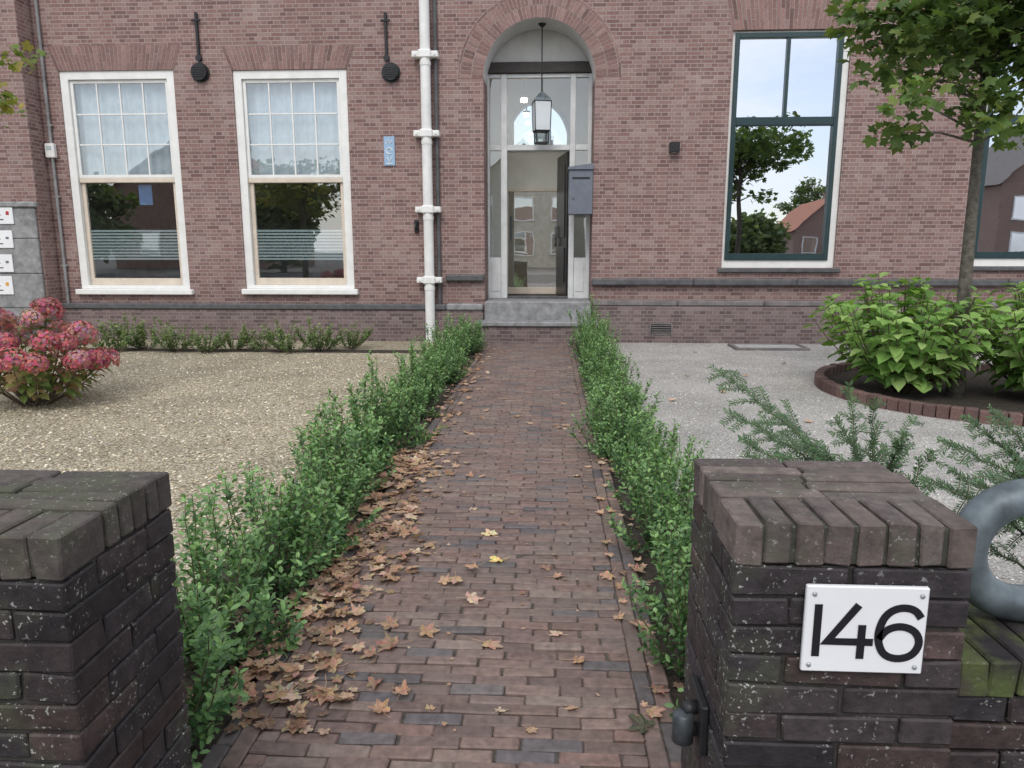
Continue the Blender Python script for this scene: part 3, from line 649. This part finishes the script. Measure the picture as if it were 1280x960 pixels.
pt=[(3.1,1.42,czr+rr)]+[(2.2,1.42,czr+rr),(1.4,1.42,czr+rr)]+[(cxr-rr*sin(PI*k/20),1.42,czr+rr*cos(PI*k/20)) for k in range(21)]+[(1.4,1.42,czr-rr),(2.2,1.42,czr-rr),(3.1,1.42,czr-rr)]
m=MB(); m.tube(pt,.036,20); m.build('rail',m_steel,t,smooth=True)
for x in (1.75,2.9):
    m=MB(); m.tube([(x,1.42,.765),(x,1.42,czr+rr)],.02,12); m.build('post',m_steel,t)
# inspection cover
p0=onY(960,430,11.25); t=thing('drain_cover','flat pale metal inspection cover lying in the grey gravel','cover',(p0.x,p0.y,0))
m=MB(); m.box(p0.x-.47,p0.x+.47,p0.y-.22,p0.y+.22,.0,.035,.006); m.build('plate',m_galv,t)
m=MB()
for a,b,c,d in ((-.54,.54,-.28,-.225),(-.54,.54,.225,.28),(-.54,-.475,-.225,.225),(.475,.54,-.225,.225)): m.box(p0.x+a,p0.x+b,p0.y+c,p0.y+d,0,.045,.006)
m.build('frame',m_band,t)
# ---------------------------------------------------------------- foliage
def leaf4(m,p,d,n,L_,W,col):
    s=d.cross(n)
    if s.length<1e-6: return
    s.normalize(); i=len(m.v); c=p+d*L_*.5
    m.v+=[tuple(p),tuple(c+s*W*.5+n*W*.12),tuple(p+d*L_),tuple(c-s*W*.5+n*W*.12)]
    m.f+=[(i,i+1,i+2),(i,i+2,i+3)]; m.c+=[col,col]
def leaf6(m,p,d,n,L_,W,col):
    s=d.cross(n)
    if s.length<1e-6: return
    s.normalize(); i=len(m.v); u=n*W*.12
    m.v+=[tuple(p),tuple(p+d*L_*.3+s*W*.46+u),tuple(p+d*L_*.72+s*W*.42+u),tuple(p+d*L_),tuple(p+d*L_*.72-s*W*.42+u),tuple(p+d*L_*.3-s*W*.46+u)]
    m.f+=[(i,i+1,i+2,i+3),(i,i+3,i+4,i+5)]; m.c+=[col,col]
def rdir(): 
    v=V((gau(0,1),gau(0,1),gau(0,1))); return v.normalized()
def shrub(h,w,ntw,step,L0,dark,light,lo=.12,low=0):
    m=MB(); st=MB()
    for k in range(ntw+low):
        az=uni(0,2*PI); q=math.sqrt(rnd()); ln=h*uni(.55,1.18)*(1-.38*q); b=V((cos(az)*.06*q,sin(az)*.06*q,0))
        if k>=ntw: q=uni(.8,1.12); ln=h*uni(.16,.36)
        tip=V((cos(az)*w*q*uni(.7,1.1),sin(az)*w*q*uni(.7,1.1),ln)); mid=V((tip.x*.8,tip.y*.8,ln*.3))
        P=[]
        for i in range(9):
            s=i/8; P.append(b*(1-s)**2+mid*2*s*(1-s)+tip*s*s+V((gau(0,.006),gau(0,.006),0)))
        st.tube(P,[.0042*(1-.7*i/8) for i in range(9)],4,cap=False)
        subs=[(P,1.0)]
        for _ in range(5):
            i=random.randint(1,7); d=(P[i+1]-P[i]).normalized(); o=(d+rdir()*.7+V((0,0,.55))).normalized(); l2=uni(.07,.16)*h/.6; subs.append(([P[i]+o*l2*s/3 for s in range(4)],.9))
        for PP,_ in subs:
            tl=sum((PP[i+1]-PP[i]).length for i in range(len(PP)-1)); nl=max(3,int(tl/step)); az2=uni(0,6)
            for j in range(nl):
                s=j/nl
                if PP is P and s<lo: continue
                f=s*(len(PP)-1); i=int(f); p=PP[i].lerp(PP[i+1],f-i); d=(PP[i+1]-PP[i]).normalized()
                a=d.orthogonal().normalized(); bb=d.cross(a); az2+=2.4; o=(a*cos(az2)+bb*sin(az2)); dd=(o*.9+d*uni(.2,.8)+V((0,0,.1))).normalized(); nn=(d-dd*d.dot(dd)); 
                if nn.length<.05: continue
                nn=(nn.normalized()+rdir()*.25).normalized()
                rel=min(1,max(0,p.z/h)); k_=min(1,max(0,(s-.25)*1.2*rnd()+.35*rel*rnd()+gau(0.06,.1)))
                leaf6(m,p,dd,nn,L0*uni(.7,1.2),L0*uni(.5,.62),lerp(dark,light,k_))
    return m,st
protos=[]
for k in range(5):
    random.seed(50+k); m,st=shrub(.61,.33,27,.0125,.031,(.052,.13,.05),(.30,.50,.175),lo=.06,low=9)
    protos.append((m,st))
ORD=['first','second','third','fourth','fifth','sixth','seventh','eighth','ninth','tenth','eleventh','twelfth','thirteenth','fourteenth','fifteenth','sixteenth','seventeenth','eighteenth','nineteenth','twentieth']
roots=[None]*5
def place_shrub(i,x,y,s,label,group,sz=1):
    if roots[i] is None:
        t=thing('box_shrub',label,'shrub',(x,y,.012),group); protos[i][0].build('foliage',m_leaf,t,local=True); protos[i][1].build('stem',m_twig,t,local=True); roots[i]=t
    else: t=dup(roots[i])
    t.location=(x,y,.012); t.rotation_euler=(0,0,uni(0,6.28)); t.scale=(s,s,s*sz); t['label']=label; t['group']=group
random.seed(11)
y=1.92; k=0
while y<11.15 and k<20:
    fa=1.0+.36*max(0,(y-8.5)/2.6)
    place_shrub(random.randrange(5),-1.25+gau(0,.05),y,uni(.86,1.14),'dark green box shrub, %s from the gate in the row left of the path'%ORD[k],'box shrubs left of the path',uni(.8,1.06)*fa); y+=.54+gau(0,.04); k+=1
y=2.32; k=0
while y<11.15 and k<20:
    fa=1.0+.36*max(0,(y-8.5)/2.6)
    place_shrub(random.randrange(5),.60+gau(0,.04),y,uni(.8,1.04),'dark green box shrub, %s from the gate in the row right of the path'%ORD[k],'box shrubs right of the path',uni(.86,1.12)*fa); y+=.56+gau(0,.04); k+=1
# sparse low shrubs under the windows
random.seed(21); m,st=shrub(.42,.34,18,.016,.036,(.09,.15,.05),(.28,.36,.12),lo=.25); sp=None
for k in range(9):
    p=onZ(148+k*36,438+uni(-3,3),.012); s=(1.15,1.1,1.05,.9,.85,.8,1.05,1.1,.9)[k]
    lab='sparse low shrub under the sash windows, %s from the left'%ORD[k]
    if sp is None:
        sp=thing('low_shrub',lab,'shrub',(0,0,0),'sparse shrubs under the windows'); m.build('foliage',m_leaf,sp,local=True); st.build('stem',m_twig,sp,local=True); o=sp
    else: o=dup(sp)
    o['label']=lab; o.location=(p.x,p.y,.012); o.rotation_euler=(0,0,k*1.3); o.scale=(s*1.3,s*1.3,s*1.2)
for (px,py,s,lb) in ((520,556,.42,'small green weed at the left path edge among the leaves, the nearer of two'),(548,522,.34,'small green weed at the left path edge among the leaves, the farther of two')):
    p=onZ(px,py,.02); o=dup(sp); o.name='weed'; o['label']=lb; o['category']='weed'; o['group']='weeds at the path edge'; o.location=(min(p.x,-.9),p.y,.02); o.scale=(s,s,s*.7); o.rotation_euler=(0,0,px)
# hydrangeas
def bigleaf(m,p,d,n,L_,W,col):
    s=d.cross(n)
    if s.length<1e-4: return
    s.normalize(); i=len(m.v); dr=V((0,0,-1))
    m1=p+d*L_*.33; m2=p+d*L_*.68+dr*L_*.05; tp=p+d*L_+dr*L_*.17
    up=n*W*.13
    for q in (p,m1,m2,tp,m1+s*W*.5+up,m2+s*W*.4+up,m1-s*W*.5+up,m2-s*W*.4+up): m.v.append(tuple(q))
    for f in ((0,4,1),(1,4,5,2),(2,5,3),(0,1,6),(1,2,7,6),(2,3,7)): m.f.append(tuple(i+k for k in f)); m.c.append(col)
def hydrangea(t,h,w,nst,L0,pal,heads=0,hp=None,hr=.09,lo=.4,drop_=.35):
    m=MB(); st=MB(); tips=[]
    for k in range(nst):
        az=2*PI*k/nst*2.4+uni(-.3,.3); q=math.sqrt((k+.5)/nst); ln=h*(1-drop_*q*q)*uni(.85,1.05)
        b=V((cos(az)*.14*q,sin(az)*.14*q,0)); tip=V((cos(az)*w*q,sin(az)*w*q,ln)); mid=V((tip.x*.7,tip.y*.7,ln*.42))
        P=[b*(1-i/7)**2+mid*2*(i/7)*(1-i/7)+tip*(i/7)**2 for i in range(8)]
        st.tube(P,[.009*(1-.55*i/7) for i in range(8)],5,cap=False); tips.append(tip)
        az2=uni(0,6); nl=9
        for j in range(nl):
            s=lo+(1-lo)*j/(nl-1); f=min(6.99,s*7); i=int(f); p=P[i].lerp(P[i+1],f-i); d=(P[i+1]-P[i]).normalized(); a=d.orthogonal().normalized(); bb=d.cross(a); az2+=PI/2+uni(-.3,.3)
            for g in (0,PI):
                o=a*cos(az2+g)+bb*sin(az2+g); dd=(o+d*uni(.05,.5)+V((0,0,.1))).normalized(); nn=d-dd*d.dot(dd)
                if nn.length<.05: continue
                nn=(nn.normalized()+V((0,0,.6))+rdir()*.3).normalized(); L_=L0*uni(.6,1.15)*(1.1-.35*s)
                bigleaf(m,p+dd*.02,dd,nn,L_,L_*.72,pick(pal,.2))
    m.build('foliage',m_bigleaf,t,local=True); st.build('stem',m_twig,t,local=True)
    if heads:
        random.shuffle(tips)
        for tp in tips[:heads]:
            hm=MB(); c=tp+V((0,0,.05)); base=random.choice(hp); r=hr*uni(.75,1.15)
            for _ in range(230):
                d=rdir()
                if d.z<-.65: continue
                p=c+V((d.x,d.y,d.z*.85))*r*uni(.9,1.04); a=d.orthogonal().normalized(); a=(Matrix.Rotation(uni(0,6.28),3,d)@a); b=d.cross(a); s=.018*uni(.8,1.2); col=tuple(max(0,x*uni(.65,1.35)) for x in base)
                hm.face([p+a*s,p+b*s+d*.004,p-a*s,p-b*s+d*.004],col)
            hm.build('flower_head',m_petal,t,local=True)
random.seed(31)
t=thing('hydrangea','hydrangea bush with dusty pink flower heads at the left edge','shrub',(-4.97,6.75,.01))
hydrangea(t,.9,.66,42,.12,[(.22,.22,.08),(.16,.22,.06),(.28,.2,.1),(.13,.19,.06),(.25,.14,.1)],32,[(.49,.16,.19),(.53,.25,.26),(.42,.125,.16),(.55,.33,.32),(.5,.2,.22)],.135,drop_=.66)
LG=[(.23,.385,.105),(.30,.455,.14),(.19,.335,.085),(.34,.475,.17),(.15,.275,.07)]
t=thing('hydrangea','light green leafy hydrangea left of the tree trunk in the round bed','shrub',(3.66,7.7,.04)); hydrangea(t,1.15,.98,88,.185,LG,lo=.24)
t=thing('hydrangea','light green leafy hydrangea right of the tree trunk, cut by the frame','shrub',(4.95,7.35,.04)); hydrangea(t,1.12,.95,84,.185,LG,lo=.2)
# tree bed with brick ring
BC=V((4.5,7.8,0)); BR=1.5
m=MB(); n=48
m.face([(BC.x+BR*cos(2*PI*k/n),BC.y+BR*sin(2*PI*k/n),.03) for k in range(n)]); struct('soil_bed',m,m_soil)
m=MB(); n=92
for k in range(n):
    a=2*PI*k/n; m.cbox((BC.x+(BR+.05)*cos(a),BC.y+(BR+.05)*sin(a),.05+gau(0,.004)),(.05,.049,.07),.006,pick([(.12,.07,.062),(.10,.062,.056),(.14,.085,.075)],.25),Matrix.Rotation(a+gau(0,.02),3,'Z'),.001)
tag(m.build('brick_edging',m_bricks),'round edging of dark red bricks around the tree bed','edging')
# trees
LOB=[(-90,.14),(-50,.45),(-12,.7),(10,.52),(38,.95),(63,.62),(90,1.05),(117,.62),(142,.95),(170,.52),(192,.7),(230,.45)]
def maple(m,c,d,n,sz,col):
    s=d.cross(n)
    if s.length<1e-4: return
    s.normalize(); i=len(m.v)
    for a,r in LOB:
        r*=sz*.55; m.v.append(tuple(c+s*(r*cos(rad(a)))+d*(r*sin(rad(a)))-n*(r*r/sz*.4)))
    m.v.append(tuple(c)); k=len(LOB)
    for j in range(k): m.f.append((i+j,i+(j+1)%k,i+k)); m.c.append(col)
def tree(name,label,base,h,r0,cc,cr,ncl,nlf,sz,pal,group=None,spread=.28,simple=False,extra=(),topf=.5,lean=.06):
    t=thing(name,label,'tree',base,group); base=V(base); cc=V(cc)
    tr=MB(); top=V((base.x+lean,base.y,cc.z+cr.z*topf)); pts=[base.lerp(top,i/9)+V((gau(0,.008),gau(0,.008),0)) for i in range(10)]
    tr.tube(pts,[r0*1.3]+[r0*(1.03-.6*i/9) for i in range(1,10)],12)
    fo=MB()
    for k in range(ncl+len(extra)):
        d=rdir(); q=rnd()**.42; c=cc+V((d.x*cr.x,d.y*cr.y,d.z*cr.z))*q
        if k>=ncl: c=V(extra[k-ncl])
        zz=min(max(c.z-.55*cr.z*uni(.1,.8),base.z+h),top.z); s=base.lerp(top,(zz-base.z)/(top.z-base.z))
        mid=s.lerp(c,.5)+V((0,0,.12*cr.z*rnd())); tr.tube([s,mid,c],[r0*.24,r0*.14,r0*.05],5,cap=False)
        sh=uni(.6,1.3)
        for _ in range(nlf):
            g=rdir()*spread*rnd()**.5; p=c+V((g.x*1.2,g.y*1.2,g.z*.75)); nn=(V((0,0,1))+rdir()*.9).normalized(); dd=(rdir()+V((g.x,g.y,-.3))*1.0).normalized(); dd=(dd-nn*dd.dot(nn))
            if dd.length<.05: continue
            col=tuple(x*sh for x in pick(pal,.25))
            if simple: leaf4(fo,p,dd.normalized(),nn,sz*1.3,sz,col)
            else: maple(fo,p,dd.normalized(),nn,sz*uni(.75,1.2),col)
    tr.build('trunk',m_bark,t,smooth=True); fo.build('crown',m_bigleaf,t)
random.seed(41)
TG=[(.11,.175,.05),(.14,.215,.06),(.085,.145,.045),(.19,.245,.07),(.12,.185,.06)]
TY=7.5; tx=onY(1203,400,TY).x
ex=[onY(px,py,TY-uni(-.3,.7)) for px,py in ((1068,20),(1090,55),(1110,95),(1135,120),(1140,60),(1165,100),(1200,60),(1235,90),(1262,120),(1270,70),(1215,20),(1250,30),(1170,20),(1100,15),(1180,75),(1150,35),(1240,150),(1272,165),(1225,120),(1128,165))]
tree('garden_tree','young maple tree with a slim trunk in the round bed',(tx,TY,.03),2.45,.068,(tx+.25,TY-.05,3.6),V((1.15,1.05,.62)),46,44,.15,TG,extra=ex,spread=.26,topf=.3,lean=-.06)
tree('garden_tree','leafy tree barely entering the frame at the upper left edge',(-5.95,6.2,0),1.8,.09,(-5.95,6.2,3.0),V((1.35,1.3,.7)),52,34,.12,[(.2,.22,.05),(.13,.18,.05),(.26,.22,.06)])
# yew sprays behind the right pillar
m_ytwig=solid('yew_twig',(.09,.11,.05),.8,ns=40,amt=.4)
def yew(t,tips,extra_dirs=()):
    m=MB(); st=MB(); loc=V(t.location); zr=.62
    st.tube([(0,0,-.1),(.01,.0,.2),(-.01,.01,.42),(0,0,zr)],[.018,.016,.013,.008],7,cap=False)
    L_=[]
    for px,py,Y in tips:
        s=V((gau(0,.02),gau(0,.02),uni(.2,.55))); L_.append((s,onY(px,py,Y)-loc-s))
    for d in extra_dirs: L_.append((V((0,0,uni(.15,.5))),V(d)))
    for s0,vec in L_:
        ln=vec.length*1.03; tip=s0+vec; mid=s0+vec*.5+V((0,0,.10*ln)); P=[s0*(1-i/12)**2+mid*2*(i/12)*(1-i/12)+tip*(i/12)**2+V((gau(0,.004),gau(0,.004),gau(0,.004))) for i in range(13)]
        st.tube(P,[.006*(1-.07*i) for i in range(13)],5,cap=False)
        sh=[P[3:]]
        for i in range(3,12):
            for s in (-1,1):
                if rnd()<.15: continue
                dd=(P[i+1]-P[i]).normalized(); sd=dd.cross(V((0,-.7,1)).normalized())
                if sd.length<.1: sd=dd.orthogonal()
                sd=sd.normalized()*s; o=(dd*1.0+sd*.75+V((0,0,uni(-.15,.15)))).normalized(); l2=ln*uni(.13,.26)*(1.25-i*.07); Q=[P[i]+o*l2*q/4+V((0,0,-.025*(q/4)**2)) for q in range(5)]
                st.tube(Q,.0019,4,cap=False); sh.append(Q)
        for Q in sh:
            tl=sum((Q[i+1]-Q[i]).length for i in range(len(Q)-1)); n=int(tl/.0038)
            for j in range(n):
                f_=j/n*(len(Q)-1); i=int(f_); p=Q[i].lerp(Q[i+1],f_-i); dd=(Q[i+1]-Q[i]).normalized(); sd=dd.cross(V((0,-.7,1)).normalized())
                if sd.length<.1: continue
                sd.normalize(); s=1 if j%2 else -1; o=(sd*s+dd*.6+V((gau(0,.15),gau(0,.15),gau(.05,.2)))).normalized(); c=lerp((.026,.065,.028),(.11,.225,.075),min(1,max(0,j/n*.9*rnd()+gau(.08,.1))))
                leaf4(m,p,o,(dd.cross(o)).normalized(),.023*uni(.7,1.1),.006,c)
    m.build('foliage',m_leaf,t,local=True); st.build('stem',m_ytwig,t,local=True)
random.seed(61)
t=thing('yew_bush','loose dark green yew sprays rising behind the 146 pillar','shrub',(1.18,2.6,.1))
yew(t,[(888,458,2.85),(905,512,2.6),(925,548,2.4),(960,505,3.0),(1000,545,2.6),(1062,478,2.8),(1092,500,2.5),(1130,545,2.4),(1140,520,2.9),(1030,560,2.3),(1165,565,2.5),(985,575,2.3),(1045,520,2.6),(940,575,2.3)])
t=thing('yew_bush','dark green yew bush behind the steel railing at the right edge','shrub',(1.78,2.5,.1))
yew(t,[(1150,600,2.4),(1172,548,2.5),(1205,520,2.6),(1240,508,2.6),(1285,530,2.4),(1310,500,2.5),(1190,590,2.2),(1235,600,2.1),(1275,640,2.1),(1290,585,2.2),(1260,560,2.3),(1350,560,2.3)],[(cos(a)*.5,sin(a)*.5,.15) for a in (0.3,1.2,2.2,4.2,5.2)])
# ---------------------------------------------------------------- fallen leaves
def leaf_into(m,base,curl,M=None,sc=1.0):
    n=len(LOB); ph=uni(0,6); full=[]; fold=uni(-.35,.35)
    for j in range(n):
        a,r=LOB[j]; a2,r2=LOB[(j+1)%n]
        if a2<a: a2+=360
        full.append((a,r)); full.append(((a+a2)/2,(r+r2)/2*uni(.85,1.12)))
    pts=[V((0,0,.003))]
    for s in (.5,1.0):
        for a,r in full:
            r*=.052*s*uni(.86,1.06); x=r*cos(rad(a)); y=r*sin(rad(a)); z=curl*(r/.055)**2*(.010+.012*sin(2*rad(a)+ph))+abs(x)*fold*.5+gau(0,.0026); pts.append(V((x,y,max(0.0005,z))))
    i0=len(m.v)
    for p in pts:
        q=p*sc
        if M is not None: q=M@q
        m.v.append(tuple(q))
    k=len(full)
    for j in range(k):
        j2=(j+1)%k; c=tuple(x*uni(.8,1.18) for x in base)
        m.f.append((i0,i0+1+j,i0+1+j2)); m.c.append(c); m.f.append((i0+1+j,i0+1+k+j,i0+1+k+j2,i0+1+j2)); m.c.append(c)
def dead_leaf(base,curl):
    m=MB(); leaf_into(m,base,curl)
    m.tube([(0,-.005,.003),(.004,-.035,.004),(.012,-.06,.008)],.0011,4,base,cap=False)
    return m.build('fallen_leaf',m_dead,smooth=False)
BR_=[(.45,.29,.19),(.51,.35,.245),(.37,.23,.15),(.56,.41,.295),(.31,.19,.13),(.46,.30,.20),(.41,.25,.155)]
random.seed(77)
NL=20
lp=[dead_leaf(BR_[i%7],uni(.2,1.6)) for i in range(NL)]; used=[False]*NL
def drop(x,y,z,s,label,group=None,i=None,tilt=.1):
    i=random.randrange(NL) if i is None else i
    o=lp[i] if not used[i] else lp[i].copy()
    if used[i]: C.objects.link(o)
    used[i]=True; o.location=(x,y,z); o.rotation_euler=(gau(0,tilt),gau(0,tilt),uni(0,6.28)); o.scale=(s*uni(.75,1.1),s,s)
    tag(o,label,'leaf',group); return o
def driftx(Y):
    if rnd()<.36 and Y<4.0: return max(-1.2,-.76+gau(0,.2))
    return max(-1.2,-.95+gau(0,.11))
for k in range(144):
    Y=2.1+2.9*rnd()**1.1; drop(driftx(Y),Y,.037+rnd()*.03,uni(.7,1.2),'brown maple leaf in the drift along the left path edge near the gate','drift of leaves on the left path edge',tilt=.17)
for k in range(56):
    Y=4.6+5.5*rnd()**1.4; x=-.91+gau(.0,.09); drop(x,Y,.036+rnd()*.02,uni(.7,1.15),'brown maple leaf along the left path edge farther towards the house','leaves on the left path edge near the house',tilt=.15)
for k in range(60):
    Y=2.0+8.8*rnd()**1.2; drop(uni(-.8,.38),Y,.035,uni(.35,.95),'single brown leaf lying loose on the brick path','leaves scattered over the path')
for k in range(18):
    drop(uni(.26,.44),uni(2.1,5),.036+rnd()*.01,uni(.65,1.0),'brown leaf at the foot of the right shrub row','leaves under the right shrub row',tilt=.12)
for px,py in ((858,470),(842,500),(933,470),(1010,527),(868,440),(905,490),(980,455)):
    p=onZ(px,py,.02); drop(p.x,p.y,.025,uni(.9,1.2),'brown leaf lying on the pale grey gravel','leaves on the grey gravel')
for px,py,s,l in ((372,907,1.05,'curled brown maple leaf lying alone near the left pillar foot'),(470,853,1.0,'light brown maple leaf on the path right of the leaf drift'),(612,805,1.2,'large tan maple leaf flat in the middle of the path'),(490,806,1.3,'biggest tan leaf at the right tip of the leaf drift'),(713,885,.6,'small orange-brown leaf on the path left of the right pillar'),(820,862,.9,'brown leaf beside the right pillar on the path border')):
    p=onZ(px,py,.035); drop(p.x,p.y,.036,s,l)
yl=dead_leaf((.72,.58,.32),.8); p=onZ(613,668,.035); yl.location=(p.x,p.y,.036); yl.rotation_euler=(0,0,.5); yl.scale=(1.1,1.1,1.1); tag(yl,'pale yellow maple leaf on the path, the farther of two','leaf')
yl=dead_leaf((.78,.6,.24),1.4); p=onZ(624,701,.035); yl.location=(p.x,p.y,.036); yl.rotation_euler=(.15,0,2.2); yl.scale=(1.1,1.1,1.1); tag(yl,'bright yellow curled maple leaf on the path, the nearer of two','leaf')
gl=dead_leaf((.09,.09,.06),1.0); p=onZ(806,908,.035); gl.location=(p.x,p.y,.036); gl.rotation_euler=(0,0,1); gl.scale=(1.2,1.2,1.2); tag(gl,'dark olive maple leaf beside the gate hinge','leaf')
lt=MB(); LIT=[(.36,.23,.15),(.42,.28,.19),(.28,.175,.115),(.22,.145,.10),(.47,.34,.24)]
for k in range(860):
    if k<480: Y=2.0+3.2*rnd()**1.05; x=max(-1.3,(-1.02 if rnd()<.68 else -.84)+gau(0,.12)); s=uni(.5,1.05)
    elif k<620: Y=4.5+6.3*rnd(); x=-.95+gau(0,.08); s=uni(.4,.95)
    elif k<780: Y=2.0+8.8*rnd()**1.2; x=uni(-.85,.38); s=uni(.12,.32)
    else: Y=2.0+6*rnd(); x=.42+gau(0,.06); s=uni(.3,.75)
    zz=.034 if PX0<x<PX1 else .018
    M=Matrix.Translation((x,Y,zz+rnd()*.014))@Matrix.Rotation(uni(0,6.28),4,'Z')@Matrix.Rotation(gau(0,.15),4,'X')
    leaf_into(lt,pick(LIT,.2),uni(.2,1.6),M,s)
tag(lt.build('leaf_litter',m_dead),'crumbled brown leaf litter along both edges of the path','leaf litter',kind='stuff')
# ---------------------------------------------------------------- across the street (seen in the window reflections)
def bg_house(x,y,w,d,ev,rg,label,wm=None,rows=1,rm=None):
    wm=wm or m_hwall
    t=thing('street_house',label,'house',(x,y,0)); m=MB(); m.box(x-w/2,x+w/2,y-d/2,y+d/2,0,ev,.02)
    m.prism([(x-w/2,ev),(x+w/2,ev),(x,rg)],y+d/2,y-d/2); m.build('wall',wm,t)
    r=MB()
    for s in (-1,1): r.face([(x+s*(w/2+.4),y+d/2+.4,ev-.3),(x,y+d/2+.4,rg+.12),(x,y-d/2-.4,rg+.12),(x+s*(w/2+.4),y-d/2-.4,ev-.3)])
    rf=r.build('roof',rm or m_roof,t); c=MB(); c.box(x+w*.2-.4,x+w*.2+.4,y-.4,y+.4,rg-2,rg+.9,.02); c.build('chimney',m_hwall,rf)
    for rw in range(rows):
        for sx in (-.27,.27) if rows==1 else (-.32,0,.32):
            zo=rw*2.6; f=MB(); frame(f,x+w*sx-.8,x+w*sx+.8,.9+zo,2.7+zo,.1,y+d/2,y+d/2+.08); wn=f.build('window',m_white,t); quad(x+w*sx-.7,x+w*sx+.7,1+zo,2.6+zo,y+d/2+.04).build('pane',m_glassI,wn)
bg_house(29.5,-62,7,9,3.4,6.6,'brick house with orange tiled roof reflected in the right window')
bg_house(-2,-34,9,9,5.4,9,'pale rendered house across the street reflected in the inner glass door',m_pale,2)
bg_house(38,-38,10,9,6.4,10.5,'grey-brown house with dark roof reflected at the far right',None,2,m_groof)
bg_house(-26,-34,12,9,5.5,9.5,'broad brick house reflected in the left sash windows')
random.seed(91)
BGT=[(.11,.16,.07),(.14,.19,.075),(.18,.205,.085)]
for x,y,h,r,l in ((34,-76,10.5,4.5,'rounded tree behind the orange roof in the window reflection'),(16.0,-36,4.0,2.0,'low bushy tree reflected at the bottom left of the right window'),(-16,-20,6,2.3,'street tree reflected in the second sash window'),(-27,-18,6,2.6,'street tree reflected in the first sash window'),(5.5,-24,6,1.7,'street tree reflected in the entrance glass')):
    tree('street_tree',l,(x,y,0),1.0,.16,(x,y,h*.54),V((r,r,h*.44)),66,55,.38,BGT,spread=.9,simple=True)
# ---------------------------------------------------------------- light, sky, camera
w=bpy.data.worlds.new('World'); S.world=w; w.use_nodes=True; N=w.node_tree.nodes; L=w.node_tree.links
sk=N.new('ShaderNodeTexSky'); sk.sky_type='NISHITA'; sk.sun_disc=False; sk.sun_elevation=rad(48); sk.sun_rotation=rad(190); sk.dust_density=1
hs=N.new('ShaderNodeHueSaturation'); hs.inputs['Saturation'].default_value=.66; hs.inputs['Value'].default_value=1.2; L.new(sk.outputs[0],hs.inputs['Color'])
tc=N.new('ShaderNodeTexCoord'); mp=N.new('ShaderNodeMapping'); mp.inputs['Scale'].default_value=(1,1,2.4); L.new(tc.outputs['Generated'],mp.inputs['Vector']); nf=noise(N,L,3.4,6,mp.outputs[0])
col=mix(N,L,ramp(N,L,nf,[(.41,.12),(.61,1.0)]),hs.outputs[0],(9.8,9.9,10.1))
L.new(col,N['Background'].inputs['Color']); N['Background'].inputs['Strength'].default_value=.15
sd=bpy.data.lights.new('sun','SUN'); sd.energy=1.5; sd.angle=rad(25); sd.color=(1,.96,.91); so=bpy.data.objects.new('sun',sd); C.objects.link(so); so.rotation_euler=(rad(42),0,rad(-10))
cd=bpy.data.cameras.new('camera'); cd.sensor_width=36; cd.lens=FPX/1280*36; cd.clip_end=2000; cd.clip_start=.05
co=bpy.data.objects.new('camera',cd); C.objects.link(co); mt=Matrix((R,U,-F)).transposed().to_4x4(); mt.translation=CAM; co.matrix_world=mt; S.camera=co
S.view_settings.view_transform='Standard'; S.view_settings.look='None'; S.view_settings.exposure=0
